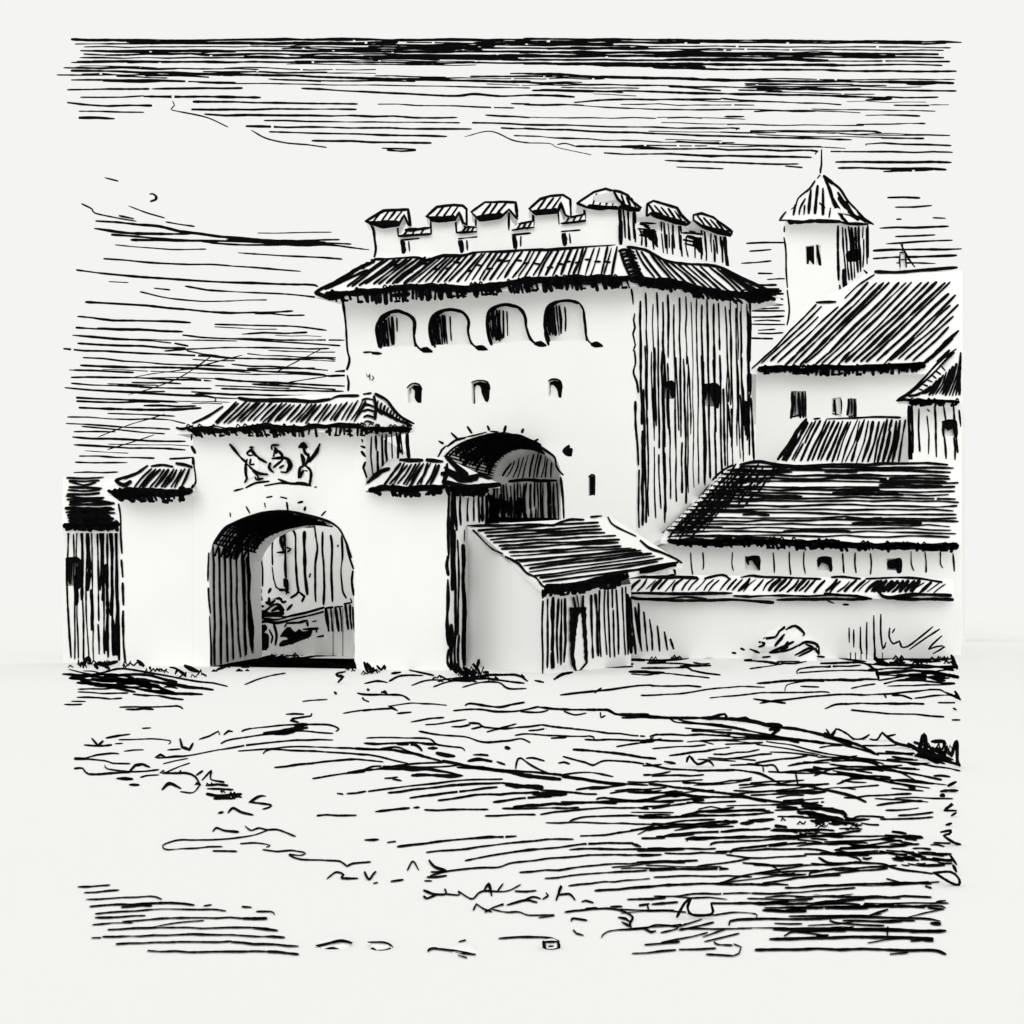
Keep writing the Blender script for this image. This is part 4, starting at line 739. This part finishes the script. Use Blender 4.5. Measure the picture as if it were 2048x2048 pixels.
# ================================================ courtyard wall with tiled coping
cw = thing('courtyard_wall', 'long low white wall with a tiled coping, on the right behind the hut', 'wall', P(1580, HOR, 32)*[1, 1, 0])
p_ = Part('masonry'); CW = VP(1240, 32, 1908, 32)
q = CW.at([(1240, 1400), (1240, 1186), (1908, 1192), (1908, 1400)]); q[0][2] = q[3][2] = 0; p_.slab(q, (0, .5, 0))
for x, y0, y1 in ((1276, 1207, 1300), (1288, 1224, 1302), (1300, 1239, 1300), (1314, 1252, 1302), (1328, 1264, 1300), (1341, 1278, 1298)): p_.ink(CW, [(x, y0), (x+3, (y0+y1)/2), (x+6, y1)], 5.5)  # cast shadow beside the hut, painted as tapering strokes
draw(p_, CW, "w6 1270,1215 1275,1260 1284,1302; w4.5 1655,1202 1668,1206; w4.5 1686,1209 1697,1210", (0, 0, 1932))
for x, y in ((1467, 1305), (1484, 1298)): p_.ink(CW, [(x-2, y), (x+4, y+1)], 8)
p_.build(cw)
p_ = Part('coping', TILE)
p_.shell([P(1245, 1188, 31.6), P(1908, 1192, 31.6), P(1906, 1158, 32.4), P(1245, 1148, 32.4), P(1245, 1186, 33), P(1908, 1190, 33)], [(0, 1, 2, 3), (3, 2, 5, 4)], (0, 0, -.1))
H = Hit(p_, .02)
p_.hatch(H, [(1275, 1156), (1641, 1158), (1900, 1166)], [(1252, 1182), (1612, 1184), (1872, 1186)], 44, 6, j=.3, bend=2, a=(0, .15), b=(.85, 1.02), wv=.5)
draw(p_, H, "w6 0,8 120,10 400,15; 440,15 540,0 580,25; 640,10 700,0 780,8 1080,22; 1140,15 1200,12 1300,22; 1330,22 1480,12 1600,18 1750,40", G3, 5)
for k in range(8): p_.ink(H, [(1745+k*11, 1182), (1762+k*11, 1162)], 9)
FC = VP(1240, 31.55, 1908, 31.55, .02)
draw(p_, FC, "w6 0,100 180,100 590,100; w6 20,120 100,135 400,140 600,138 820,150; w5 600,120 800,110 1240,120; w6 840,140 1100,135 1360,133; w6 1100,105 1250,120 1360,133; w7 1400,90 1450,120 1600,112 1800,112; w7 1480,130 1810,142; 100,130 450,128", G3, 5, j=1.4)
p_.build(cw)

# ================================================ long low building with the dark roof
lb = thing('long_outbuilding', 'long low outbuilding with a dark hipped roof and three tiny square windows', 'building', P(1620, HOR, 35)*[1, 1, 0])
LW = VP(1338, 34.2, 1922, 34.2); holes = [[(x, 1140), (x, y), (x+29, y), (x+30, 1141)] for x, y in ((1490, 1112), (1635, 1114), (1774, 1117))]
p_ = Part('wall'); q = LW.at([(1338, 1400), (1338, 1085), (1922, 1090), (1922, 1400)]); q[0][2] = q[3][2] = 0
p_.tess([list(q)]+[list(LW.at(h)) for h in holes])
for h in holes: hh = LW.at(h); p_.loft(list(hh), [v+[0, .25, 0] for v in hh])
k_ = [v+np.array([0, 5.6, 0]) for v in q]; p_.face([q[0], q[1], k_[1], k_[0]]); p_.face([q[2], q[3], k_[3], k_[2]]); p_.face([k_[0], k_[1], k_[2], k_[3]]); p_.face([q[1], q[2], k_[2], k_[1]])
for x in (1382, 1406, 1465, 1546, 1578, 1608, 1684, 1711, 1741, 1823, 1850, 1880, 1906): p_.ink(LW, [(x, 1104+random.uniform(-2, 4)), (x+random.uniform(-1, 3), 1128), (x+random.uniform(0, 5), 1138+random.uniform(-2, 12))], 4)
p_.build(lb)
for i, h in enumerate(holes):
    p_ = Part('window', WOOD); hh = LW.at(h); p_.slab([v+np.array([0, .18, 0]) for v in hh], (0, .05, 0)); x = h[0][0]; y = h[1][1]
    bl = [[(x, y+2), (x+29, y), (x+30, y+28), (x+25, y+26), (x+14, y+10), (x+8, y+12), (x+9, y+18), (x+3, y+16)], [(x, y+20), (x+1, y+2), (x+26, y), (x+30, y+26), (x+25, y+29), (x+20, y+16), (x+8, y+12), (x+4, y+20)],
          [(x, y+4), (x+28, y), (x+29, y+28), (x+20, y+29), (x+17, y+20), (x+8, y+21), (x, y+16)]][i]
    p_.blot(LW, bl, .6); p_.build(lb)
p_ = Part('roof', TILE)
f0, f1 = P(1322, 1078, 33.5), P(1922, 1088, 33.5); g0, g1 = P(1470, 926, 37.2), P(1922, 928, 37.2)
p_.shell([f0, f1, g1, g0, f0+[.2, 7.2, 0], f1+[0, 7.2, 0]], [(0, 1, 2, 3), (4, 0, 3), (3, 2, 5, 4)], (0, 0, -.15))
H = Hit(p_, .03)
for k in range(19):
    y = 933+k*7.7; x0 = 1468-(y-930)*1.02+random.uniform(6, 26) if y > 935 else 1480; x1 = 1918-random.uniform(0, 22)
    ww = random.uniform(3.6, 4.8) if y > 1000 else random.uniform(4.2, 6)
    p_.ink(H, [(x0, y+1), ((x0+x1)/2-150, y+random.uniform(-2, 2)), ((x0+x1)/2+100, y+random.uniform(-1, 3)), (x1, y+3)], ww, j=1.1, dry=.03)
for k in range(22):
    y = random.uniform(934, 1000) if k < 18 else random.uniform(1000, 1062); x0 = random.uniform(1480, 1800); p_.ink(H, [(x0, y), (min(1916, x0+random.uniform(50, 150)), y+random.uniform(-1, 3))], random.uniform(4.5, 7), dry=.05)
for k in range(44):                      # cross hatching beside the hip
    y = 938+k*3.1; x = 1462-(y-930)*1.0; 
    xa = x+random.uniform(4, 12)
    for m in range(7 if y < 1010 else 4):
        if (k+m) % 3 == 0: p_.ink(H, [(xa+m*15+14, y-10), (xa+m*15+2, y+8)], 4.6)
for k in range(6): p_.ink(H, [(1470+k*9-10, 945), (1350+k*11, 1062)], 4.2, dry=.05)
for k in range(16): y = 940+k*8; x = 1460-(y-930)*1.0; p_.ink(H, [(x+4, y), (x+60+random.uniform(0, 50), y+2)], 5)
p_.ink(H, [(1326, 1064), (1350, 1042), (1388, 1002), (1420, 966), (1445, 942), (1466, 930)], 7.5); p_.ink(H, [(1480, 928), (1520, 925), (1600, 932), (1700, 927), (1800, 928), (1895, 927)], 7, j=1.6); p_.ink(H, [(1336, 1073), (1420, 1072), (1560, 1076)], 5)
LFp = VP(1322, 33.45, 1922, 33.45, .02)
p_.fringe(LFp, [(1335, 1081), (1480, 1077), (1600, 1078), (1740, 1085), (1915, 1088)], [(1345, 1091), (1480, 1094), (1600, 1098), (1740, 1101), (1912, 1102)], 6.5, 11, .75)
p_.build(lb)

# ================================================ town house with the great roof
th = thing('town_house', 'big background house with steep hatched roof and a row of dark windows', 'house', P(1700, HOR, 52)*[1, 1, 0])
HW = VP(1510, 50, 1925, 50); p_ = Part('wall'); q = HW.at([(1512, 1200), (1512, 735), (1924, 735), (1924, 1200)]); q[0][2] = q[3][2] = 0
th_h = [[(1582, 836), (1582, 782), (1611, 782), (1612, 832)], [(1664, 830), (1664, 796), (1683, 794), (1683, 834)], [(1696, 834), (1696, 797), (1713, 797), (1714, 836)]]
p_.tess([list(q)]+[list(HW.at(h)) for h in th_h])
for h in th_h: hh = HW.at(h); p_.loft(list(hh), [v+[0, .3, 0] for v in hh])
k_ = [v+np.array([3.2, 12, 0]) for v in q]; p_.face([q[0], q[1], k_[1], k_[0]]); p_.face([q[2], q[3], k_[3], k_[2]]); p_.face([k_[0], k_[1], k_[2], k_[3]]); p_.face([q[1], q[2], k_[2], k_[1]]); p_.build(th)
for h, xs_ in zip(th_h, ([(1584, 8), (1590, 3), (1598, 9), (1605, 10), (1611, 4)], [(1667, 6), (1670, 4), (1682, 5)], [(1697, 6), (1703, 5), (1709, 10)])):
    p_ = Part('window', WOOD); hh = HW.at(h); p_.slab([v+np.array([0, .22, 0]) for v in hh], (0, .06, 0))
    for x, ww in xs_: p_.ink(HW, [(x, h[1][1]+random.uniform(-2, 5)), (x+1, 810), (x+random.uniform(-2, 2), h[0][1]-random.uniform(0, 8))], ww)
    p_.ink(HW, [(h[0][0]+2, h[0][1]-2), (h[3][0]-6, h[3][1]-4)], 4); p_.build(th)
p_ = Part('roof', TILE)
a0, a1 = P(1502, 738, 49.2), P(1925, 738, 49.2); b0, b1 = P(1742, 543, 56), P(1925, 541, 56); s0, s1 = P(1632, 607, 53.4), P(1688, 606, 53.6)
p_.shell([a0, a1, b1, b0, s1, s0, np.array([a0[0]+.5, 63, a0[2]]), np.array([a1[0], 63, a1[2]])], [(0, 1, 2, 3, 4, 5), (6, 0, 5, 4, 3), (3, 2, 7, 6)], (0, 0, -.25))
H = Hit(p_, .05)
for k in range(38):
    x = 1508+k*15.2+random.uniform(-3, 3); 
    # follow lines running up to the right
    y0 = 730-random.uniform(0, 14); L = random.uniform(.75, 1.0)
    xt = x+190; yt = 540
    pts = [(x+(xt-x)*f, y0+(yt-y0)*f+3*math.sin(f*3)) for f in np.linspace(0, 1, 9)]
    def ok(px, py):
        if px > 1918 or py < 548: return False
        if px < 1632: return py > 738-(px-1502)*1.0
        if px < 1690: return py > 612
        return py > 606-(px-1690)*1.2
    run = [p for p in pts if ok(*p)]
    if len(run) > 1:
        n_ = len(run)
        if random.random() < .45 and n_ > 4: c_ = random.randint(2, n_-2); p_.ink(H, run[:c_], 5.8*random.uniform(.7, 1.3)); p_.ink(H, run[c_-1:], 6*random.uniform(.7, 1.3))
        else: p_.ink(H, run, 6.4*random.uniform(.7, 1.3))
p_.ink(H, [(1502, 738), (1530, 715), (1575, 668), (1632, 609)], 4.5); p_.ink(H, [(1632, 604), (1672, 604)], 5); p_.ink(H, [(1690, 596), (1715, 572), (1748, 548)], 5)
p_.ink(H, [(1750, 544), (1800, 543), (1850, 539), (1914, 536)], 7); p_.ink(H, [(1752, 536), (1775, 540), (1830, 541)], 6)
p_.fringe(VP(1502, 49.1, 1925, 49.1, .03), [(1518, 734), (1640, 732), (1760, 730), (1850, 727)], [(1518, 746), (1640, 749), (1760, 748), (1845, 740)], 6, 8, .7)
p_.ink(VP(1502, 49.1, 1925, 49.1, .03), [(1523, 732), (1600, 733), (1700, 733), (1857, 725)], 4.5)
p_.build(th)
p_ = Part('roof_finial', STONE)
SZ = (1500, 250, 500)
for s_ in ("1165,920 1185,960 1230,1040 1275,1100", "1160,990 1155,1050 1160,1100", "1200,990 1205,1050 1210,1100", "1155,985 1205,985", "1150,1040 1240,1040", "1180,920 1175,985"):
    for ww, pts in Z(s_, *SZ): p_.tube([P(x, y, 56) for x, y in pts], .055, 1)
p_.slab([P(1802, 541, 56.1), P(1802, 505, 56.1), P(1811, 505, 56.1), P(1813, 541, 56.1)], (0, .3, 0)); p_.build(th)

# ================================================ turret behind the roof
tt = thing('round_turret', 'slender white turret with pointed hatched roof and needle finial, behind the big roof', 'turret', P(1640, HOR, 60)*[1, 1, 0])
T_F = VP(1570, 60, 1676, 58.5); T_S = VP(1676, 58.5, 1738, 61)
p_ = Part('wall'); a, b, c = T_F.pt(1570, 436), T_F.pt(1676, 436), T_S.pt(1738, 436); b[2] = a[2]; c[2] = a[2]
dB = np.array([a[0]+1.2, 64, a[2]]); dC = np.array([c[0]-.3, 64, a[2]])
hT = [[(1612, 528), (1611, 492), (1628, 490), (1629, 530)], [(1632, 530), (1631, 488), (1641, 490), (1643, 532)]]
p_.tess([[gz(a), a, b, gz(b)]]+[list(T_F.at(h)) for h in hT])
for h in hT: hh = T_F.at(h); p_.loft(list(hh), [v-T_F.n*.3 for v in hh])
for u, v in ((b, c), (c, dC), (dC, dB), (dB, a)): p_.face([gz(u), u, v, gz(v)])
p_.face([a, b, c, dC, dB])
draw(p_, T_F, "w4 1568,452 1568,464; w5 1569,475 1572,500 1573,540 1575,575; w4 1574,580 1578,615 1577,635 1574,650; w7 1676,452 1676,500 1678,560; w5 1680,570 1681,590; w6 1690,545 1692,578", (0, 0, 1932))
p_.hatch(T_S, [(1681, 452), (1736, 452)], [(1690, 575), (1736, 530)], 8, 6, brk=.3, bend=1); p_.blot(T_S, [(1692, 503), (1716, 498), (1718, 520), (1700, 524), (1693, 520)]); p_.ink(T_S, [(1735, 452), (1736, 515)], 6); p_.ink(T_S, [(1728, 540), (1736, 550), (1722, 558)], 5)  # turret's shaded side, the shade inked on as hatching
for x, y0, y1, ww in ((1710, 455, 520, 5), (1703, 456, 500, 8), (1686, 540, 580, 9)): p_.ink(T_S, [(x, y0), (x+4, y1)], ww)
p_.build(tt)
for h, bl in zip(hT, ([(1611, 492), (1618, 487), (1627, 489), (1630, 522), (1626, 529), (1619, 520), (1617, 530), (1612, 530)], [(1631, 487), (1636, 489), (1639, 505), (1644, 533), (1637, 528), (1632, 505)])):
    p_ = Part('window', WOOD); hh = T_F.at(h); p_.slab([v-T_F.n*.2 for v in hh], -T_F.n*.05); wp = Plane(*[v-T_F.n*.2 for v in hh[:3]], .02); p_.blot(wp, bl, .3); p_.build(tt)
p_ = Part('roof', TILE); ap = P(1643, 344, 60.8)
ring = [P(1557, 441, 59.6), P(1682, 446, 57.6), P(1748, 449, 60.6), P(1735, 449, 64.5), P(1570, 441, 64.5)]
mid = [r+(ap-r)*.45+np.array([0, 0, -.35]) for r in ring]
for i in range(5): j = (i+1) % 5; p_.face([ring[i], ring[j], mid[j], mid[i]]); p_.face([mid[i], mid[j], ap])
p_.face(ring)
H = Hit(p_, .04)
draw(p_, H, """w5 500,430 460,490 370,570 355,620 320,650; w5 275,670 250,700 225,738 300,735; w8 355,620 330,690; w6 430,570 390,640 380,690; w7 470,500 460,580 450,680; w9 525,470 515,560 500,680; w8 560,490 565,580 570,690; w5 540,600 575,640;
w7 575,395 620,500 650,600 700,690 760,760; w8 640,560 690,660 720,720; w6 570,390 640,450 700,500 760,590 820,660; w6 680,520 760,650 840,730; w6 740,590 800,690 850,720; w6 820,660 880,720 955,765; w5 620,640 610,710; w6 720,680 830,710 900,750; w10 690,560 740,640; w8 760,680 840,730; w5 425,620 420,690; w5 540,385 520,410""", SZ)
Tb = VP(1557, 59.5, 1682, 57.5, .03)
p_.ink(Tb, [(1578, 443), (1600, 445), (1630, 442), (1680, 443)], 11); p_.ink(Tb, [(1575, 440), (1580, 447), (1590, 445)], 6); p_.ink(VP(1682, 57.5, 1748, 60.5, .03), [(1682, 444), (1700, 448), (1735, 450)], 8)
p_.build(tt)
p_ = Part('finial', STONE); p_.tube([P(1641, 352, 60.8), P(1641, 340, 60.8), P(1643, 330, 60.8), P(1643, 299, 60.8)], .07, 1); p_.build(tt)

# ================================================ middle roof and the small house at the edge
mh = thing('middle_shed', 'shed with a steep, closely hatched roof between the tower and the small corner house', 'shed', P(1690, HOR, 45)*[1, 1, 0])
p_ = Part('wall'); MW = VP(1560, 45, 1815, 45); q = MW.at([(1562, 1200), (1562, 915), (1812, 915), (1812, 1200)]); q[0][2] = q[3][2] = 0; p_.slab(q, (0, 3.5, 0)); p_.build(mh)
p_ = Part('roof', TILE); p_.shell([P(1553, 926, 44.5), P(1818, 928, 44.5), P(1816, 833, 47.5), P(1608, 837, 47.5), P(1560, 926, 49.2), P(1818, 928, 49.2)], [(0, 1, 2, 3), (4, 0, 3), (3, 2, 5, 4)], (0, 0, -.15)); H = Hit(p_, .03)
p_.hatch(H, [(1612, 840), (1814, 838)], [(1566, 922), (1800, 928)], 23, 6.8, j=.25, wv=.4, brk=.15); p_.ink(H, [(1556, 919), (1580, 885), (1600, 855), (1612, 838)], 8); p_.blot(H, [(1562, 920), (1592, 865), (1594, 880), (1574, 919)])
p_.ink(H, [(1653, 837), (1700, 837), (1750, 834), (1801, 835)], 4.5); p_.ink(H, [(1628, 838), (1640, 837)], 5); p_.build(mh)
sh = thing('corner_house', 'small hatched house with pointed roof and dark window, at the right edge', 'house', P(1870, HOR, 42)*[1, 1, 0])
p_ = Part('wall'); CHW = VP(1818, 42, 1924, 42); q = CHW.at([(1818, 1200), (1818, 808), (1924, 808), (1924, 1200)]); q[0][2] = q[3][2] = 0; hC = [(1886, 872), (1885, 842), (1912, 842), (1912, 872)]
p_.tess([list(q), list(CHW.at(hC))]); hh = CHW.at(hC); p_.loft(list(hh), [v+[0, .2, 0] for v in hh]); k_ = [v+np.array([1.9, 4, 0]) for v in q]
p_.face([q[0], q[1], k_[1], k_[0]]); p_.face([q[2], q[3], k_[3], k_[2]]); p_.face([k_[0], k_[1], k_[2], k_[3]])
for x, y0, y1, ww in ((1837, 818, 903, 4.5), (1855, 818, 823, 4.5), (1855, 832, 908, 4.5), (1870, 812, 914, 5), (1888, 812, 840, 5), (1889, 872, 917, 5), (1907, 812, 842, 5), (1908, 875, 919, 5), (1919, 820, 853, 4), (1817, 812, 918, 7), (1823, 812, 905, 7), (1819, 860, 918, 7), (1912, 872, 905, 5)): p_.ink(CHW, [(x, y0), (x+1.5, (y0+y1)/2), (x+3, y1)], ww)
p_.build(sh)
p_ = Part('window', WOOD); p_.slab([v+np.array([0, .15, 0]) for v in hh], (0, .04, 0)); p_.blot(CHW, [(1884, 842), (1895, 839), (1912, 840), (1916, 860), (1914, 874), (1908, 874), (1905, 858), (1897, 862), (1890, 858), (1889, 876), (1884, 868)], .5); p_.build(sh)
p_ = Part('roof', TILE); rr = [P(1795, 803, 41.2), P(1925, 803, 41.2), P(1925, 803, 47), P(1810, 803, 47)]; a2 = P(1925, 694, 43.8); a3 = P(1915, 700, 43.8)
p_.shell([rr[0], rr[1], a2, a3, rr[3], rr[2]], [(0, 1, 2, 3), (4, 0, 3), (3, 2, 5, 4)], (0, 0, -.12)); H = Hit(p_, .03)
p_.ink(H, [(1796, 800), (1820, 783), (1850, 755), (1880, 722), (1912, 698)], 6); p_.ink(H, [(1808, 796), (1840, 770), (1868, 745), (1908, 704)], 4.5)
for k in range(16): x = 1818+k*6.7; yt = max(704, 792-(x-1808)*.84+6); p_.ink(H, [(x, 792-random.uniform(0, 6)), (min(1919, x+12), (792+yt)/2), (min(1921, x+22), yt)], 6.5*random.uniform(.7, 1.3))
for k in range(6): p_.ink(H, [(1838+k*9, 778-k*9), (1846+k*9, 780-k*8)], 4.5)
p_.fringe(VP(1795, 41.1, 1925, 41.1, .03), [(1820, 799), (1918, 799)], [(1822, 811), (1916, 811)], 6, 9, .7); p_.ink(VP(1795, 41.1, 1925, 41.1, .03), [(1794, 802), (1806, 799), (1824, 800)], 8); p_.build(sh)

# ================================================ house at the left edge
lh = thing('side_house', 'dark hatched side house at the left edge, joining the left wing', 'house', P(180, HOR, 30)*[1, 1, 0])
LH = VP(126, 29.6, 242, 30.0); p_ = Part('wall'); q = LH.at([(126, 1400), (126, 1050), (246, 1050), (246, 1400)]); q[0][2] = q[3][2] = 0; hL = [(131, 1172), (131, 1118), (161, 1118), (161, 1172)]
p_.tess([list(q), list(LH.at(hL))]); hh = LH.at(hL); p_.loft(list(hh), [v+[0, .25, 0] for v in hh]); k_ = [v+np.array([0, 5, 0]) for v in q]
p_.face([q[0], q[1], k_[1], k_[0]]); p_.face([q[2], q[3], k_[3], k_[2]]); p_.face([k_[0], k_[1], k_[2], k_[3]]); p_.face([q[1], q[2], k_[2], k_[1]])
p_.hatch(LH, [(130, 1056), (240, 1058)], [(134, 1325), (242, 1318)], 11, 5.6, brk=.7, j=.2, bend=2)  # wall in shade, the shade painted as vertical ink strokes
for x, y0, y1, ww in ((175, 1060, 1180, 10), (200, 1060, 1180, 7), (212, 1130, 1300, 10), (222, 1060, 1230, 8), (183, 1180, 1260, 8), (163, 1060, 1200, 6), (232, 1060, 1310, 7), (204, 1150, 1200, 9), (152, 1170, 1210, 8), (236, 1200, 1320, 7), (226, 1240, 1310, 9)): p_.ink(LH, [(x, y0), (x+2, (y0+y1)/2), (x+1, y1)], ww)
p_.build(lh)
p_ = Part('window', WOOD); p_.slab([v+np.array([0, .18, 0]) for v in hh], (0, .05, 0)); p_.blot(LH, [(131, 1115), (160, 1118), (162, 1174), (150, 1176), (147, 1160), (156, 1130), (146, 1126), (143, 1168), (135, 1160)]); p_.build(lh)
p_ = Part('roof', TILE); p_.shell([P(124, 1056, 29.0), P(238, 1056, 29.4), P(228, 958, 32), P(126, 952, 32), P(124, 1056, 35), P(238, 1056, 35)], [(0, 1, 2, 3), (3, 2, 5, 4)], (0, 0, -.14)); H = Hit(p_, .03)
for k in range(15): y = 955+k*6.2; x1 = 205+k*2.0+random.uniform(-18, 6); p_.ink(H, [(130+random.uniform(0, 10), y), (170, y+random.uniform(-3, 4)), (min(232, x1), y+random.uniform(-3, 2))], 4.6+k*.3, j=1.4)
for k in range(7): y = 1018+k*5; p_.ink(H, [(140+random.uniform(0, 25), y), (226+random.uniform(-15, 6), y-2+random.uniform(-2, 2))], 7.5, j=1.2)
p_.fringe(VP(124, 28.95, 238, 29.35, .03), [(128, 1044), (236, 1044)], [(130, 1060), (236, 1060)], 7, 9, .85); p_.build(lh)

# ================================================ heap, reeds, tufts and stones
bush('rubble_heap', 'low scribbled heap of rubble against the foot of the white courtyard wall', 'rubble heap', 1575, 0, 31.0, 1.05, .98,
     """w6 765,350 830,340 850,310 880,290; w8 860,300 880,285; w6 890,300 940,280 990,320 985,335; w6 740,370 770,375 765,390 740,400; w7 690,410 740,430; w8 880,330 830,390; w7 930,370 860,400 800,430; w8 870,350 840,380; w6 800,430 900,415 960,390; w8 960,390 1000,370 1060,385 1070,435;
     w5 1000,380 1040,405 960,450; w6 940,440 1035,405 1070,435; w6 760,452 800,448; w7 900,400 860,415; w6 1060,450 1100,452; w6 720,400 700,412; w8 900,370 880,395""", G3)
rt = thing('reed_clump', 'sparse clump of tall reeds in front of the courtyard wall, near its right end', 'reeds', P(1790, HOR, 31.3)*[1, 1, 0])
for s_ in ("1237,290 1238,375", "1262,300 1263,400", "1300,285 1300,400 1310,435", "1335,260 1333,350 1335,440", "1373,222 1375,350 1382,455", "1412,215 1412,330 1425,410 1440,370", "1462,290 1458,340 1480,380 1515,365 1525,395 1560,395 1640,335 1700,285", "1475,320 1490,295", "1570,412 1650,355 1738,298", "1675,410 1700,380 1750,335", "1675,412 1720,395 1765,395 1700,435"):
    for ww, pts in Z(s_, *G3):
        rd = Part('stalk', INK); rd.tube([P(x, y, 31.3) for x, y in smooth(pts, 12)], .032, 1); rd.build(rt)
for x in (1701, 1711, 1722, 1733, 1748, 1765):
    rd = Part('stalk', INK); rd.tube([P(x, 1305, 31.3), P(x, 1319, 31.3)], .03, 1); rd.build(rt)

gr = Part('grass', INK)            # tufts standing on the ground
def tuft(txt, z, w=5):
    for ww, pts in Z(txt, *z):
        yb = max(p[1] for p in pts)+2; Y = EYE*F/(max(yb, 1216)-HOR); r = (ww or w)/2/F*Y
        gr.tube([P(x, y, Y) for x, y in smooth(pts, 6)], r, 1, 5)
tuft("w9 245,130 265,160; w8 300,140 375,118; 410,120 430,95 450,110; w8 455,90 480,120 500,85; w8 480,110 520,145; 550,145 555,165; 590,165 620,160; 660,150 700,160 690,190; w10 740,140 780,160 820,175; 840,185 865,200; w8 180,130 215,95 220,135; w9 260,125 310,145; w8 270,120 330,160 ; w7 700,160 750,195", G1)
tuft("60,185 115,175; w7 60,185 75,200 100,200 70,235; w7 120,140 130,165; w7 215,120 240,180 270,150; w7 230,125 265,180; w6 285,140 310,165 330,140 330,165; w6 160,120 170,160; w6 50,285 65,300; w8 215,185 220,190; w10 720,130 760,190; w12 740,170 790,200; w9 700,140 730,185; w8 815,130 850,170; w8 820,115 860,130; w8 850,105 840,150; w8 870,180 905,180; w9 760,150 830,200; w6 365,185 420,178; w8 240,268 235,280; 310,285 340,295", G2)
tuft("w6 440,795 550,768 555,800; w6 600,800 665,788 690,810; w6 770,820 850,825 870,840; w5 1110,850 1140,890 1165,850 1230,880 1260,905 1310,905 1350,880; w5 1350,905 1390,910 1420,870 1440,890 1495,880; w7 1440,890 1500,930 1600,950; w9 1560,930 1620,960 1650,880 1665,960; w8 1690,920 1760,920 1760,950; w7 1790,970 1800,1000 1830,915 1835,1030 1850,1055; w10 1600,960 1720,1010 1800,1020; w9 1610,990 1750,1000; w8 1580,950 1700,1000; w6 215,1030 280,1040; w6 340,1035 355,1000 400,1045 460,1025 490,1055; w7 1780,1165 1830,1140; w6 1740,1195 1770,1190 1840,1190; w11 1740,1220 1765,1215; w6 1790,1270 1810,1265 1765,1300 1830,1300; w6 1800,1330 1830,1310; w6 1770,1380 1805,1370; w6 1740,1420 1800,1410 1790,1430 1760,1440 1820,1480 1855,1487; w6 1700,1640 1800,1700 1840,1710 1845,1680 1800,1640 1700,1645; w6 285,1890 330,1810 365,1785 345,1830 370,1875 480,1870 475,1810; w7 1810,1600 1830,1640; w6 1790,1540 1830,1600; w6 1820,640 1850,690; w5 1810,735 1830,745; w5 1805,800 1850,800; w9 1380,460 1385,450; w7 1800,440 1835,520; w9 1100,870 1130,895 1160,860", G3)
def scrub(x0, x1, yf, n, h=12, w=5.5):        # scribbly growth along a wall foot
    for i in range(n):
        x = random.uniform(x0, x1); y = yf(x)+random.uniform(-3, 8); Y = EYE*F/(y-HOR)
        pts = [(x, y)]; k = random.randint(2, 4)
        for m in range(k): pts.append((pts[-1][0]+random.uniform(1, 8), y-h*random.uniform(.3, 1)*(1 if m % 2 == 0 else .1)))
        gr.tube([P(a, b, Y) for a, b in pts], w*random.uniform(.6, 1.1)/2/F*Y, 1, 5)
scrub(130, 262, lambda x: 1330, 16); scrub(262, 405, lambda x: 1338+(x-262)*.12, 7); scrub(905, 960, lambda x: 1350, 14, 16, 6); scrub(690, 790, lambda x: 1342, 5)
scrub(1180, 1345, lambda x: 1318, 12, 7); scrub(1745, 1905, lambda x: 1322, 16, 9); scrub(530, 600, lambda x: 1312, 8, 8); scrub(840, 1060, lambda x: 1358, 10, 6)
scrub(420, 500, lambda x: 1338, 6, 5); scrub(640, 715, lambda x: 1330, 8, 7)
scrub(1830, 1905, lambda x: 1500, 14, 14); scrub(1560, 1720, lambda x: 1640+(x-1560)*.1, 10, 8); scrub(300, 460, lambda x: 1535+(x-300)*.35, 9, 8)
tag(gr.build(), 'scattered black pen-stroke grass tufts along banks and wall feet', None, kind='stuff')

def stone(label, x, y, wpx, hpx, strokes, z):
    Y = EYE*F/(y-HOR); c = P(x, y, Y); rx = wpx/2/F*Y; h = hpx/F*Y
    s = Part('stone', STONE); n = 14; R = []
    for i in range(6):
        f = i/5; r = math.cos(f*math.pi/2*.96)**.6; R.append([np.array([c[0]+rx*r*math.cos(2*math.pi*k/n)*random.uniform(.88, 1.06), Y+rx*1.1+rx*r*math.sin(2*math.pi*k/n), -.005+h*.55*math.sin(f*math.pi/2)]) for k in range(n)])
    for A, B in zip(R, R[1:]): s.loft(A, B)
    s.face(R[-1]); s.face(R[0]); Hh = Hit(s, .004)
    for ww, p in Z(strokes, *z): s.ink(GROUND if len(p) == 0 else Hh, p, ww or 5, j=.5)
    tag(s.build(), label, 'stone', 'loose stones in the foreground')
stone('flat wedge-shaped stone in the foreground, leftmost of the loose stones', 664, 1900, 74, 22, "w7 1460,1695 1520,1680 1600,1660 1665,1670; w7 1465,1700 1500,1718 1560,1705 1615,1722", G1)
stone('curled stone with a small round pebble outline, second of the foreground stones from the left', 760, 1902, 50, 26, "1755,1668 1850,1668 1890,1695 1860,1713 1800,1717; w6 1755,1720 1780,1703 1800,1725 1770,1740 1755,1722", G1)
stone('dark-lined round stone in the foreground, rightmost of the loose stones', 1103, 1900, 38, 28, "w9 1205,1665 1215,1710 1250,1710; w8 1210,1665 1290,1665; w7 1285,1665 1290,1700 1240,1715; w6 1235,1690 1260,1690; w6 1290,1705 1305,1700", G2)
stone('small thin-edged stone with a dark foot, in the foreground between the curled and round stones', 925, 1910, 60, 18, "w5 640,1725 700,1712 830,1735; w7 740,1745 780,1755; w8 760,1730 770,1750", G2)
